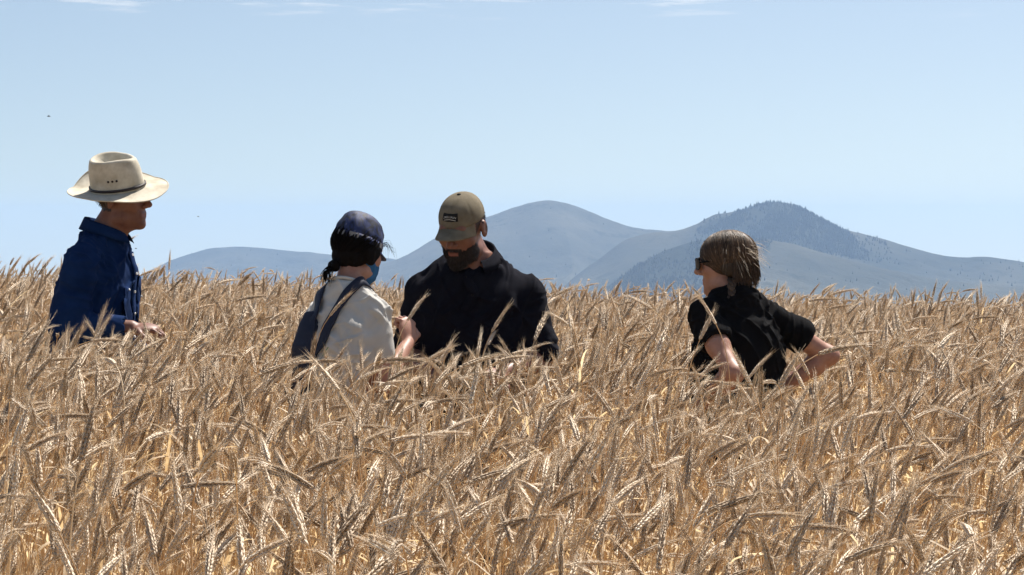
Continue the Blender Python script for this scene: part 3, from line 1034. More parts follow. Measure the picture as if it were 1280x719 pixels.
def smooth_mesh(V, Q, it=2, lam=.5):
    n = len(V)
    e = np.concatenate([Q[:, [0, 1]], Q[:, [1, 2]], Q[:, [2, 3]], Q[:, [3, 0]]])
    for _ in range(it):
        acc = np.zeros((n, 3)); c = np.zeros(n)
        for a in range(3):
            acc[:, a] = np.bincount(e[:, 0], V[e[:, 1], a], n) + np.bincount(e[:, 1], V[e[:, 0], a], n)
        c = np.bincount(e[:, 0], minlength=n) + np.bincount(e[:, 1], minlength=n)
        V = V * (1 - lam) + lam * acc / np.maximum(c, 1)[:, None]
    return V

def normals_of(V, Q):
    n = np.cross(V[Q[:, 2]] - V[Q[:, 0]], V[Q[:, 3]] - V[Q[:, 1]])
    N = np.zeros_like(V)
    for a in range(3):
        for c in range(4): N[:, a] += np.bincount(Q[:, c], n[:, a], len(V))
    return N / (np.linalg.norm(N, axis=1)[:, None] + 1e-12)

def fold_cloth(V, Q, seed, p, amp=.006, sleeve_amp=.007, drape=.006):
    N = normals_of(V, Q)
    base = fbm(V * np.array([7, 7, 5]) + seed, 2, seed)
    # long soft folds down the trunk, warped so that they wander
    wz = V + .05 * np.stack([vnoise(V * 5 + 3, seed + 1), vnoise(V * 5 + 9, seed + 2), vnoise(V * 5 + 15, seed + 3)], -1)
    tr = 1 - np.abs(vnoise(wz @ np.array([[17, 0, 4], [0, 17, 3], [5, 3, 6]]), seed + 4)) * 2
    tr2 = 1 - np.abs(vnoise(wz @ np.array([[30, 4, 12], [6, 34, 8], [14, 6, 13]]) + 5, seed + 21)) * 2
    patchy = np.clip(.5 + vnoise(V * 6, seed + 22), 0, 1)
    cr = (1 - np.abs(vnoise(wz @ np.array([[11, 3, 6], [4, 12, 5], [9, 5, 7]]) + 31, seed + 31))) ** 6
    cr2 = (1 - np.abs(vnoise(wz @ np.array([[9, -4, -7], [-4, 10, -5], [-11, 5, 8]]) + 57, seed + 33))) ** 6
    d = amp * .7 * (np.maximum(cr, cr2) - .25) + drape * base + amp * tr * .4 + amp * .45 * tr2 * patchy
    # tighter bunching across sleeves, strongest at the elbow
    for sd in ('R', 'L'):
        S_, E_, W_ = (np.array(q) for q in p['arm' + sd][:3])
        for A, B, hot in ((S_, E_, 1.0), (E_, W_, 0.0)):
            ba = B - A; t = ((V - A) @ ba) / (ba @ ba)
            dist = np.linalg.norm(V - A - np.clip(t, 0, 1)[:, None] * ba, axis=1)
            wgt = np.clip(1 - (dist - .065) / .03, 0, 1) * np.clip((t + .0) / .25, 0, 1) * np.clip((1.15 - t) / .1, 0, 1)
            ax = ba / np.linalg.norm(ba)
            perp = V - np.outer(V @ ax, ax)
            q = np.stack([(V @ ax) * 30 + 1.3 * vnoise(V * 11, seed + 6), perp[:, 0] * 9 + perp[:, 1] * 4, perp[:, 2] * 9], -1)
            f = 1 - np.abs(vnoise(q, seed + 7)) * 2
            el = .5 + .8 * np.exp(-((t - hot) / .3) ** 2)
            d = d * (1 - wgt) + wgt * (sleeve_amp * f * el * .6 + drape * base * .6)
    # pulls radiating from the armpits
    for sd in ('R', 'L'):
        S_ = np.array(p['arm' + sd][0]); c = S_ + np.array([-np.sign(S_[0]) * .03, 0, -.09])
        r = V - c; rad = np.linalg.norm(r, axis=1)
        ang = np.arctan2(r[:, 2], r[:, 0] + np.sign(r[:, 1]) * .2 * r[:, 1])
        d += .0045 * np.exp(-(rad / .13) ** 2) * np.sin(ang * 7 + 2.0 * vnoise(V * 8, seed + 12)) * np.clip(rad / .05, 0, 1)
    return V + N * d[:, None]

def build_shirt(p, seed, hem, sleeve, grow=.014, arm_k=.030, collar_z=None, sleeve_r=(.066, .060), h=.0048, belly=0.0, amp=.006, samp=.007):
    """sleeve: 'long' or fraction of the upper arm"""
    s = SDF(p['xr'], p['yr'], np.arange(hem - .03, 1.68, h), h)
    rows = torso_rows(p).copy()
    rows[:, 1] += np.interp(rows[:, 0], [.9, 1.15, 1.4], [belly, belly * .8, 0]); rows[:, 2] += np.interp(rows[:, 0], [.9, 1.15, 1.35], [belly, belly, 0])
    s.add(loft(rows, 2.2, grow), .02)
    base = np.array(p['neck']); am = .86 if p.get('fem') else 1.0
    for sd in ('R', 'L'):
        S_, E_, W_ = (np.array(q) for q in p['arm' + sd][:3])
        s.add(capsule(base + np.array([0, -.015, -.022]), S_ + np.array([0, 0, .004]), .044 + grow * .5, .040 * am + grow * .8), .04)
        if isinstance(sleeve, str):
            s.add(capsule(S_ + (E_ - S_) * .13, E_, sleeve_r[0] * am, sleeve_r[1] * am), arm_k)
            m1 = E_ * .88 + W_ * .12
            s.add(capsule(E_, E_ * .1 + W_ * .9, sleeve_r[1] * am, .043 * am), .02)
            Ec = E_ * .04 + W_ * .96
            s.add(capsule(E_ * .14 + W_ * .86, Ec, .041 * am, .040 * am), .006)
            ax = (W_ - E_) / np.linalg.norm(W_ - E_)
            s.sub(capsule(Ec + ax * .0, Ec + ax * .06, .042 * am, .06), .003)
        else:
            B = S_ + (E_ - S_) * (sleeve if np.isscalar(sleeve) else sleeve[sd == 'L'])
            ax = (E_ - S_) / np.linalg.norm(E_ - S_)
            s.add(capsule(S_ + (E_ - S_) * .13, B - ax * .02, sleeve_r[0] * am, sleeve_r[1] * am), .028)
            s.add(capsule(B - ax * .03, B - ax * .015, sleeve_r[1] * am, sleeve_r[1] * am * 1.02), .01)
            # open the sleeve end square
            far = B + ax * .08
            pl = capsule(B + ax * .09, far + ax * .04, .09, .09)
            s.sub(pl, .004)
            s.sub(capsule(B - ax * .035, B + ax * .03, .047 * am, .050 * am), .004)
    # neck opening
    nz = collar_z if collar_z else base[2] + .01
    tilt = p.get('necktilt', .55)
    s.cut(lambda X, Y, Z: (Z - (nz - (Y - base[1]) * tilt)) + 0 * X, .008)
    s.cut(lambda X, Y, Z: hem - Z + 0 * X + 0 * Y, .008)
    V, Q = s.mesh()
    V = smooth_mesh(V, Q, 2)
    V = fold_cloth(V, Q, seed, p, amp, samp)
    V = smooth_mesh(V, Q, 1, .4)
    return V, Q

def build_trousers(p):
    s = SDF((-.3, .3), (-.3, .35), np.arange(.04, 1.12, .009), .009)
    rows = torso_rows(p); rows = rows[rows[:, 0] < 1.07]
    s.add(loft(rows, 2.2, .006), .02)
    y0 = p['spine'][0][2]
    for x in (-1, 1):
        hip = np.array([x * .085, y0, .88]); kn = np.array([x * .10, .02, .49]); an = np.array([x * .11, -.02, .09])
        s.add(capsule(hip, kn, .095, .072), .03); s.add(capsule(kn, an, .072, .064), .03)
    V, Q = s.mesh()
    N = normals_of(V, Q)
    return V + N * (.006 * fbm(V * 9, 2, 3))[:, None], Q

def boot_mb(x):
    s = SDF((x - .09, x + .09), (-.16, .26), np.arange(-.02, .30, .008), .008)
    s.add(capsule((x, -.02, .10), (x, -.02, .24), .058, .062), .02)
    s.add(capsule((x, -.04, .045), (x, .16, .036), .05, .042), .04)
    s.cut(lambda X, Y, Z: -Z + 0 * X + 0 * Y, .006)
    return s.mesh()

M['denim'] = fabric('indigo_jeans', (0.02, 0.035, 0.075), (0.045, 0.065, 0.12), .9, 700)
M['boot'] = plain('boot_leather', (0.09, 0.05, 0.03), .55, .4)
M['blue_shirt'] = fabric('blue_chambray', (0.0035, 0.014, 0.056), (0.009, 0.029, 0.095), .95, 1100, .3, 7, 0, .08)
M['black_polo'] = fabric('black_knit', (0.005, 0.005, 0.009), (0.010, 0.010, 0.015), .95, 1300, .3, 8, 0, .08)
M['black_tee'] = fabric('black_cotton', (0.004, 0.004, 0.005), (0.008, 0.0075, 0.008), .95, 1200, .3, 8, 0, .08)
M['white_tee'] = fabric('white_cotton', (0.43, 0.41, 0.375), (0.53, 0.51, 0.47), .9, 1200, .2, 8)
M['navy'] = fabric('navy_nylon', (0.004, 0.006, 0.020), (0.008, 0.011, 0.032), .6, 900, .3, 14, spec=.4)
M['straw_hat'] = fabric('pale_straw_weave', (0.40, 0.35, 0.26), (0.64, 0.59, 0.48), .75, 480, .6, 18)
M['hat_band'] = plain('hat_band_leather', (0.025, 0.016, 0.014), .5, .4)
M['khaki'] = fabric('khaki_twill', (0.135, 0.110, 0.072), (0.205, 0.172, 0.118), .9, 1000, .35, 26)
M['patch'] = plain('dark_patch', (0.012, 0.011, 0.010), .8, .2)
M['thread'] = plain('pale_thread', (0.55, 0.52, 0.45), .8, .2)
M['button'] = plain('pearl_button', (0.62, 0.60, 0.56), .3, .5)
M['lens'] = plain('dark_lens', (0.004, 0.004, 0.004), .3, .05, 0, .1, 20, 0)
M['frame'] = plain('black_frame', (0.005, 0.005, 0.005), .5, .1)
M['green'] = plain('green_print', (0.02, 0.20, 0.06), .8, .2)
M['gaiter'] = fabric('blue_stretch_cloth', (0.02, 0.08, 0.19), (0.04, 0.15, 0.30), .8, 900, .2, 30)
M['eye'] = plain('eye_white', (0.55, 0.52, 0.48), .2, .5, 0, .05, 50, 0)
M['dot'] = plain('insect_body', (0.02, 0.018, 0.016), .5, .3)

def tint_body(V, Mh, hair=None, beard=None, lips=True):
    """natural colour differences of the skin: lips, cropped hair on the scalp, beard"""
    c = np.ones((len(V), 3), dtype=np.float32)
    inv = np.array(Mh.inverted())
    H = V @ inv[:3, :3].T + inv[:3, 3]
    x, y, z = H.T
    near = (np.abs(x) < .13) & (np.abs(y) < .16) & (z > -.16)
    if lips:
        m = near & (np.abs(z + .067) < .011) & (np.abs(x) < .024) & (y > .08)
        c[m] = (1.0, .72, .72)
    if hair:
        line = np.where(y > .03, .055 + y * .2, np.where(np.abs(x) > .05, .02 - y * 1.1, .0))
        line = np.where(y < -.02, -.045, line) + .008 * vnoise(V * 90, 3)
        m = near & (z > line)
        c[m] = hair
    if beard:
        jit = .012 * vnoise(V * 150, 9)
        m = near & (y > .022 + jit + .01 * vnoise(V * 80, 5)) & (z > -.128 + .25 * np.abs(x)) & (z < -.040 - (.075 - np.abs(x)) * .40 + .006 * vnoise(V * 120, 6)) & (z > -.15)
        m2 = near & (y > .06) & (z < -.050) & (np.abs(x) < .030) & (z > -.13)
        m = (m | m2) & ~(near & (np.abs(z + .068) < .008) & (np.abs(x) < .02))
        c[m] = beard
    return c

def tuft(mb, pts, r, col, jit=.12):
    k = 1 + random.uniform(-jit, jit) * 2
    mb.tube(pts, [r * (1 - .6 * (i / (len(pts) - 1)) ** 2) for i in range(len(pts))], 3, False, 1.0, tuple(min(1, q * k) for q in col))

HC = Vector((0, -.012, .03)); HR = Vector((.076, .098, .083))
def scalp(u, off=.004):
    u = Vector(u).normalized()
    return HC + Vector((u.x * (HR.x + off), u.y * (HR.y + off), u.z * (HR.z + off)))
def slerp(a, b, t):
    a = Vector(a).normalized(); b = Vector(b).normalized()
    o = math.acos(max(-1, min(1, a.dot(b))))
    if o < 1e-4: return a
    return (a * math.sin((1 - t) * o) + b * math.sin(t * o)) / math.sin(o)

def person(name, label, p, key, s, rz, dz=0.0):
    x, d = PEOPLE[key]
    root = empty(name, (x, d, float(ground_z(x, d)) + dz), R(rz), s)
    tag(root, label, 'person')
    V, Q, Mh = build_body(p)
    V = smooth_mesh(V, Q, 1, .35)
    me = np_mesh('body', V, Q, p['skin'])
    color_attr(me, 'tint', tint_body(V, Mh, p.get('scalp'), p.get('beard')))
    body = link(bpy.data.objects.new('body', me), root)
    V, Q = build_trousers(p)
    np_obj('trousers', V, Q, M['denim'], root)
    for bx in (-.11, .11):
        V, Q = boot_mb(bx); np_obj('boot', V, Q, M['boot'], root)
    he = bpy.data.objects.new('head_frame', None)
    return root, Mh

def in_head(Mh, pts): return [Mh @ Vector(q) for q in pts]

def conform(bvh, pts, off):
    out_ = []
    for q in pts:
        loc, nor, i_, d_ = bvh.find_nearest(Vector(q))
        out_.append((loc + nor * off, nor))
    return out_

def ribbon_on(bvh, path, width, thick, lift, n=40, up=None):
    """a flat band following a path of points laid onto a surface"""
    path = [Vector(q) for q in path]
    cum = [0]
    for a, b in zip(path, path[1:]): cum.append(cum[-1] + (b - a).length)
    P = []
    for i in range(n):
        t = cum[-1] * i / (n - 1)
        j = max(0, min(len(path) - 2, next((q for q in range(len(cum) - 1) if cum[q + 1] >= t), len(path) - 2)))
        f = (t - cum[j]) / max(1e-6, cum[j + 1] - cum[j]); P.append(path[j].lerp(path[j + 1], f))
    for _ in range(3):
        P = [P[0]] + [(P[i - 1] + P[i] * 2 + P[i + 1]) / 4 for i in range(1, n - 1)] + [P[-1]]
    C = conform(bvh, P, lift)
    for _ in range(4):
        C = [C[0]] + [((C[i - 1][0] + C[i][0] * 2 + C[i + 1][0]) / 4, (C[i - 1][1] + C[i][1] * 2 + C[i + 1][1]).normalized()) for i in range(1, n - 1)] + [C[-1]]
    mb = MB(); rows_ = []
    for i in range(n):
        p, nor = C[i]
        t = (C[min(i + 1, n - 1)][0] - C[max(i - 1, 0)][0]).normalized()
        sd = t.cross(nor).normalized()
        w = width / 2
        a = p - sd * w; b = p + sd * w
        rows_.append([a, p + nor * thick * .2, b, b + nor * thick, p + nor * thick * 1.2, a + nor * thick, a])
    mb.grid(rows_)
    return mb

def collar_mesh(c, rx, ry, stand, fall, tilt, gap, spread=.018, n=40, flare=.35):
    """shirt collar: a stand round the neck and a leaf folded over it, open at the front (+y)"""
    mb = MB(); rows_ = []
    for i in range(n):
        f = i / (n - 1); th = R(90 + gap) + f * R(360 - 2 * gap)
        ct, st_ = math.cos(th), math.sin(th)
        front = max(0, st_) ** 2
        zb = c[2] - tilt * ry * st_
        pts = []
        prof = [(0, 0), (.001, stand * .6), (.003, stand), (.009, stand + .004), (.014, stand - .004), (.014 + spread * .5, stand - fall * .5), (.016 + spread, stand - fall * (1 + .35 * front)),
                (.013 + spread, stand - fall * (1 + .35 * front) + .001), (.011 + spread * .5, stand - fall * .5 + .002)]
        for dr, dz in prof:
            k = dr * (1 + .3 * front)
            pts.append(Vector((c[0] + (rx + k) * ct, c[1] + (ry + k) * st_, zb + dz * (1 - .25 * front))))
        rows_.append(pts)
    mb.grid(rows_)
    return mb
# ------------------------------------------------------------------ person in the blue shirt and straw hat
P1 = dict(xr=(-.36, .36), yr=(-.30, .40), skin=M['skin_tan'], scalp=(.10, .08, .07), beard=(.82, .80, .80), wide=1.0, deep=1.08,
    spine=[(.86, 0, -.035), (1.1, 0, -.045), (1.32, 0, -.02), (1.47, 0, .0), (1.55, 0, .015)], neck=(0, .01, 1.553), necktilt=.4,
    head=dict(c=(0, .080, 1.697), yaw=-8, pitch=0, roll=6),
    armR=[(.190, -.015, 1.458), (.250, -.055, 1.200), (.215, .180, 1.205)], handR=((-.15, .95, -.05), (-.25, 0, -1), .45),
    armL=[(-.190, -.005, 1.458), (-.25, -.06, 1.18), (-.18, .14, 1.06)], handL=((.2, .95, -.1), (.25, 0, -1), .45))
root1, Mh1 = person('person', 'person in blue collared shirt and pale straw cowboy hat, turned to the right', P1, 'hat', 1.035, -97)
V, Q = build_shirt(P1, 3, .93, 'long', .014, .012, 1.578, (.068, .066), belly=.018, amp=.016, samp=.018)
shirt1 = np_obj('shirt', V, Q, M['blue_shirt'], root1)
bvh1 = BVHTree.FromPolygons([tuple(v) for v in V], [tuple(q) for q in Q])
collar_mesh((0, .013, 1.556), .066, .070, .040, .042, .35, 14, .016).build('collar', M['blue_shirt'], shirt1)
# button placket down the front
front = [(0, .30, z) for z in np.linspace(1.49, .98, 30)]
front = [(0, .14 + .02, z) for z in np.linspace(1.50, .98, 30)]
ribbon_on(bvh1, front, .034, .002, .001, 40).build('placket', M['blue_shirt'], shirt1)
for z in (1.485, 1.41, 1.33, 1.25, 1.17, 1.09):
    (loc, nor), = conform(bvh1, [(0, .17, z)], .004)
    mb = MB(); q = nor.to_track_quat('Z', 'Y').to_matrix()
    ring = [[loc + q @ Vector((math.cos(a) * r, math.sin(a) * r, zz)) for r, zz in ((.0, .0022), (.0035, .002), (.0052, .0026), (.0056, .0), (.004, -.003))] for a in np.linspace(0, 2 * math.pi, 12, endpoint=False)]
    mb.grid(ring, True); mb.build('button', M['button'], shirt1)
def pocket(bvh, cx_, cz, w, hgt, mat, parent, y=.2):
    mb = MB(); rows_ = []; n = 9
    for i in range(n):
        u = -1 + 2 * i / (n - 1); col = []
        for j in range(n):
            v = j / (n - 1)
            bot = -hgt + hgt * .12 * abs(u)
            z = cz + v * bot
            (l, nr), = conform(bvh, [(cx_ + u * w / 2, y, z)], .003)
            edge = abs(u) == 1 or v in (0, 1)
            col.append(l + nr * (-.004 if edge else .0015))
        rows_.append(col)
    mb.grid(rows_); return mb.build('pocket', mat, parent)
for sx in (.085, -.085):
    pk = pocket(bvh1, sx, 1.365, .115, .13, M['blue_shirt'], shirt1)
    mb = MB(); rows_ = []
    for i in range(9):
        u = -1 + 2 * i / 8; col = []
        for v in (0, .25, .5, .75, 1):
            (l, nr), = conform(bvh1, [(sx + u * .062, .2, 1.378 - v * (.045 - .014 * abs(u)))], .0055)
            col.append(l + nr * (-.006 if v == 0 else (.002 if v < 1 else -.001)))
        rows_.append(col)
    mb.grid(rows_); mb.build('pocket_flap', M['blue_shirt'], shirt1)
    (l, nr), = conform(bvh1, [(sx, .2, 1.345)], .008)
    mb = MB(); mb.tube([l, l + nr * .0025], .005, 10); mb.build('button', M['button'], shirt1)

# cowboy hat, in head axes (x right, y forward)
def cowboy_hat(Mh, parent):
    T = Mh @ Matrix.Translation((.008, -.010, .034)) @ Matrix.Rotation(R(-6), 4, 'Z') @ Matrix.Rotation(R(12), 4, 'Y') @ Matrix.Rotation(R(1), 4, 'X')
    A, B = .088, .112
    n = 72
    def crown(th, f):
        """f 0 at the band .. 1 at the crease centre"""
        c, s_ = math.cos(th), math.sin(th)
        if f <= .62:
            g = f / .62
            k = 1 - .07 * g - .08 * g ** 5
            pinch = 1 - .16 * g * max(0, s_) ** 2 * abs(c) ** .6
            z = .119 * g + .012 * g * (-s_) * 0 + (.016 * g * (abs(s_) ** 2 - .5) * -0) + .010 * g * (s_ < 0) * abs(s_)
            z += .006 * math.sin(th * 2 + .6) * g
            return Vector((A * k * c * pinch, B * k * s_, z))
        g = (f - .62) / .38
        k0 = .85
        k = k0 * (1 - g) ** .9
        lip = .010 * math.sin(min(1, g * 3.2) * math.pi) * (g < .32)
        dent = -.045 * (min(1, g / .62) ** 1.5)
        pinch = 1 - .16 * max(0, s_) ** 2 * abs(c) ** .6
        z = .119 + .010 * (s_ < 0) * abs(s_) * (1 - g) + .006 * math.sin(th * 2 + .6) * (1 - g) + lip + dent * (1 - .35 * abs(s_) * (1 - g))
        return Vector((A * k * c * pinch, B * k * s_, z))
    mb = MB()
    fs = [0, .08, .18, .28, .38, .46, .52, .57, .60, .62, .645, .67, .70, .74, .78, .83, .88, .94, .999]
    mb.grid([[T @ crown(2 * math.pi * i / n, f) for f in fs] for i in range(n)], True)
    # brim: rolled up at both sides, dipping in front and behind
    def brim(th, v, under):
        c, s_ = math.cos(th), math.sin(th)
        w = .090 + .004 * math.cos(2 * th)
        x = c * (A + v * w * (1 - .10 * abs(c))); y = s_ * (B + v * w)
        up = (.062 * abs(c) ** 1.3 * v ** 1.8 * max(0, .35 - s_) if c < 0 else (.008 - .020 * max(0, s_ + .2)) * c * v)
        back = .022 * (max(0, -s_) ** 1.2) * v ** 2 * (.4 + abs(c))
        dip = -.016 * max(0, s_) ** 2 * v + .004 * math.sin(3 * th + 1) * v
        return T @ Vector((x, y, up + back + dip + .004 * (1 - v) - (.0028 if under else 0)))
    vs_ = [0, .12, .28, .45, .62, .78, .9, .97]
    P = []
    for i in range(n):
        th = 2 * math.pi * i / n
        P.append([brim(th, v, False) for v in vs_] + [brim(th, 1.0, False), brim(th, 1.0, True)] + [brim(th, v, True) for v in vs_[::-1]])
    mb.grid(P, True)
    hat = mb.build('cowboy_hat', M['straw_hat'], parent)
    # rolled edge cord
    mb = MB(); mb.tube([brim(2 * math.pi * i / n, 1.0, False) for i in range(n)] + [brim(0, 1.0, False)], .0022, 5, False); mb.build('brim_edge', M['straw_hat'], hat)
    # band round the crown
    mb = MB()
    P = []
    for i in range(n):
        th = 2 * math.pi * i / n
        o = []
        for f, dr in ((.035, .0015), (.035, .005), (.085, .005), (.085, .0015)):
            q = crown(th, f); q2 = Vector((q.x, q.y, 0)).normalized() * dr
            o.append(T @ (q + q2 + Vector((0, 0, .004))))
        P.append(o)
    mb.grid(P, True); mb.build('hat_band', M['hat_band'], hat)
    for sgn in (1, -1):
        for a in (8, 17, 26):
            th = R(a) if sgn > 0 else R(180 - a)
            q = crown(th, .27); nrm = Vector((q.x / A ** 2, q.y / B ** 2, 1.5)).normalized()
            mb = MB(); ring = []
            b = T @ q; nw = (T.to_3x3() @ nrm).normalized()
            mb.tube([b - nw * .004, b + nw * .0016], [.0050, .0046], 8); mb.build('eyelet', M['hat_band'], hat)
    return hat
cowboy_hat(Mh1, root1)
# cropped hair behind the ears and below the hat
mb = MB(); rr = random.Random(5)
for q in range(900):
    th = rr.uniform(R(100), R(440)); el = rr.uniform(-.75, .25)
    u = Vector((math.cos(th) * math.cos(el), math.sin(th) * math.cos(el), math.sin(el)))
    if u.y > .1: continue
    if u.y > -.15 and u.z < -.1: continue
    a = scalp(u, -.001); dirn = (u * .6 + Vector((0, -.25, -.8))).normalized()
    tuft(mb, in_head(Mh1, [a, a + dirn * .006, a + dirn * .011 + Vector((0, 0, -.002))]), .0007, (.045, .028, .02), .25)
mb.build('hair', M['hair'], root1)

# ------------------------------------------------------------------ person in the white shirt with the navy cap
P2 = dict(xr=(-.34, .34), yr=(-.30, .46), fem=True, skin=M['skin_fair'], wide=.85, deep=1.0,
    spine=[(.86, 0, -.02), (1.1, 0, -.03), (1.32, 0, -.015), (1.47, 0, .0), (1.55, 0, .015)], neck=(0, .005, 1.535), necktilt=.45, shrug=.0,
    head=dict(c=(.0, .075, 1.668), yaw=-9, pitch=16, roll=4),
    armR=[(.116, 0, 1.435), (.150, .0, 1.185), (.135, .215, 1.320)], handR=((-.25, .35, .9), (-.85, .35, .1), .75),
    armL=[(-.116, .01, 1.435), (-.165, .03, 1.18), (-.06, .24, 1.22)], handL=((.5, .8, .2), (.2, 0, -1), .6))
root2, Mh2 = person('person', 'person in white t-shirt and navy patterned cap, seen from behind with raised hand', P2, 'bag', .952, -27)
V, Q = build_shirt(P2, 9, .93, .62, .016, .03, 1.545, (.060, .064), belly=.016, amp=.016, samp=.016)
shirt2 = np_obj('t_shirt', V, Q, M['white_tee'], root2)
bvh2 = BVHTree.FromPolygons([tuple(v) for v in V], [tuple(q) for q in Q])
mb = MB(); mb.tube([(math.cos(a) * .060, .004 + math.sin(a) * .058, 1.546 - math.sin(a) * .024) for a in np.linspace(0, 2 * math.pi, 40)], .0065, 6, False); mb.build('neck_rib', M['white_tee'], shirt2)
# green print on the back
mb = MB(); rows_ = []
for i in range(9):
    u = i / 8
    rows_.append([conform(bvh2, [(-.022 + .05 * u, -.3, 1.295 + .022 * math.sin(u * 2.4) + v * (.004 + .012 * math.sin(u * math.pi)))], .0012)[0][0] for v in (0, .5, 1)])
mb.grid(rows_); mb.build('leaf_print', M['green'], shirt2)
# blue gaiter pulled up over chin and nose
s = SDF((-.16, .16), (-.06, .26), np.arange(1.48, 1.80, .004), .004)
R3 = np.array(Mh2.to_3x3()); Pn = lambda x, y, z: tuple(Mh2 @ Vector((x, y, z)))
s.add(ellip(Pn(0, .035, -.052), (.066, .072, .070), R3), .02); s.add(ellip(Pn(0, .025, -.088), (.058, .066, .045), R3), .03)
s.add(capsule(Pn(0, .10, -.03), Pn(0, .085, -.07), .017, .02), .02)
inv = Mh2.inverted()
def _cut(X, Y, Z):
    y = inv[1][0] * X + inv[1][1] * Y + inv[1][2] * Z + inv[1][3]; z = inv[2][0] * X + inv[2][1] * Y + inv[2][2] * Z + inv[2][3]
    return np.maximum(z - (-.022 + .12 * (y - .05)), np.maximum(-.125 - z, -.022 - y))
s.cut(_cut, .006)
V, Q = s.mesh(); N = normals_of(V, Q); V = V + N * (.003 * vnoise(V * 50, 2))[:, None]
np_obj('neck_gaiter', V, Q, M['gaiter'], root2)
# dark hair gathered low behind, with loose ends
DK = (.007, .0055, .005)
mb = MB(); rr = random.Random(8)
tail = Vector((-.014, -.098, -.098))
for q in range(2000):
    th = rr.uniform(R(120), R(410)); el = rr.uniform(-.95, .35)
    u0 = Vector((math.cos(th) * math.cos(el), math.sin(th) * math.cos(el), math.sin(el)))
    if u0.y > .45: continue
    u1 = Vector((tail.x + rr.uniform(-.012, .012), tail.y, tail.z - .03 + rr.uniform(-.012, .012)))
    pts = []
    off = rr.uniform(.002, .012)
    for i in range(9):
        t = i / 8
        pts.append(scalp(slerp(u0, u1, t), off + .006 * math.sin(t * 3.1)) )
    e = tail + Vector((rr.uniform(-.01, .01), rr.uniform(-.006, .01), rr.uniform(-.01, .01)))
    pts[-1] = pts[-1].lerp(e, .7)
    tuft(mb, in_head(Mh2, pts), .0016, DK, .3)
for q in range(80):
    a = tail + Vector((rr.uniform(-.01, .01), rr.uniform(-.01, .01), rr.uniform(-.008, .008)))
    ln = rr.uniform(.015, .042); sp = Vector((rr.uniform(-.8, .3), rr.uniform(-.7, .1), -1 + rr.uniform(0, .6))).normalized()
    pts = [a + sp * ln * t + Vector((0, -.018 * math.sin(t * 3.0), -.03 * t * t)) for t in (0, .25, .5, .75, 1)]
    tuft(mb, in_head(Mh2, pts), .0013, DK, .3)
for q in range(26):      # wisps blown forward past the bill
    th = rr.uniform(R(30), R(78)); u0 = Vector((math.cos(th), math.sin(th), .12 + rr.uniform(-.1, .1)))
    a = scalp(u0, .004); g = rr.uniform(.03, .085)
    pts = [a + Vector((.25 * g * t + rr.uniform(-.002, .002), g * t, .02 * math.sin(t * 3) - .035 * t * t * rr.random())) for t in (0, .25, .5, .75, 1)]
    tuft(mb, in_head(Mh2, pts), .0005, DK, .3)
hair2 = mb.build('hair', M['hair_dark'], root2)
s = SDF((-.15, .15), (-.16, .20), np.arange(1.50, 1.82, .004), .004)
R3 = np.array(Mh2.to_3x3())
s.add(ellip(Pn(0, -.018, .025), (.079, .098, .078), R3), .02); s.add(ellip(Pn(0, -.042, -.036), (.068, .058, .050), R3), .03); s.add(ellip(Pn(-.014, -.096, -.086), (.022, .020, .022), R3), .015)
for sx in (-1, 1): s.add(ellip(Pn(sx * .076, -.008, -.004), (.017, .038, .050), R3), .015)
def _cut2(X, Y, Z):
    y = inv[1][0] * X + inv[1][1] * Y + inv[1][2] * Z + inv[1][3]; z = inv[2][0] * X + inv[2][1] * Y + inv[2][2] * Z + inv[2][3]
    return np.maximum(y - (.040 + .35 * z), z - .06)
s.cut(_cut2, .02)
V, Q = s.mesh(); N = normals_of(V, Q); V = V + N * (.004 * vnoise(V * np.array([70, 70, 25]), 2))[:, None]
me = np_mesh('hair_mass', V, Q, M['hair_dark']); color_attr(me, 'tint', np.tile(np.array(DK, dtype=np.float32), (len(V), 1)))
link(bpy.data.objects.new('hair_mass', me), hair2)
# soft navy cap with a band of pale lettering blocks
m, nt, out = mat_new('navy_printed_cotton')
p = principled(nt, out, .65, .4)
nz = noise_node(nt, 26, 4, .6, dist=1.5)
nt.links.new(ramp(nt, nz, [(.42, (.008, .010, .022)), (.54, (.012, .022, .085)), (.66, (.02, .035, .12)), (.72, (.20, .21, .26)), (.76, (.02, .02, .04))]), p.inputs['Base Color'])
nt.links.new(bump(nt, noise_node(nt, 800, 2), .3, .002), p.inputs['Normal'])
M['cap_print'] = m
def cap_dome(Mh, base, r, hgt, tiltx, seams, soft, n=72, back=0.0, puff=0.0, seed=1, box=.82):
    T = Mh @ Matrix.Translation(base) @ Matrix.Rotation(R(tiltx), 4, 'X')
    def surf(th, f, off=0.0):
        ph = f * math.pi / 2
        c, s_ = math.cos(th), math.sin(th)
        e = math.cos(ph) ** box
        z = hgt * math.sin(ph) ** 1.05
        k = 1.0
        for sm in seams:
            dd = abs((th - sm + math.pi) % (2 * math.pi) - math.pi)
            k -= .020 * math.exp(-(dd / .05) ** 2) * min(1, e * 2)
        nz_ = soft * (mnoise.noise(Vector((c * 2.2 * e, s_ * 2.2 * e, z * 22 + seed))) + .5 * mnoise.noise(Vector((c * 5 * e, s_ * 5 * e, z * 40 + seed))))
        k += nz_ + puff * math.sin(ph * 2)
        return T @ Vector(((r[0] * k + off) * c * e, (r[1] * k + off) * s_ * e - back * f, z + off * math.sin(ph)))
    mb = MB()
    fs = list(np.linspace(0, .995, 22))
    mb.grid([[surf(2 * math.pi * i / n, 0, -.006)] + [surf(2 * math.pi * i / n, f) for f in fs] for i in range(n)], True)
    return mb, surf, T
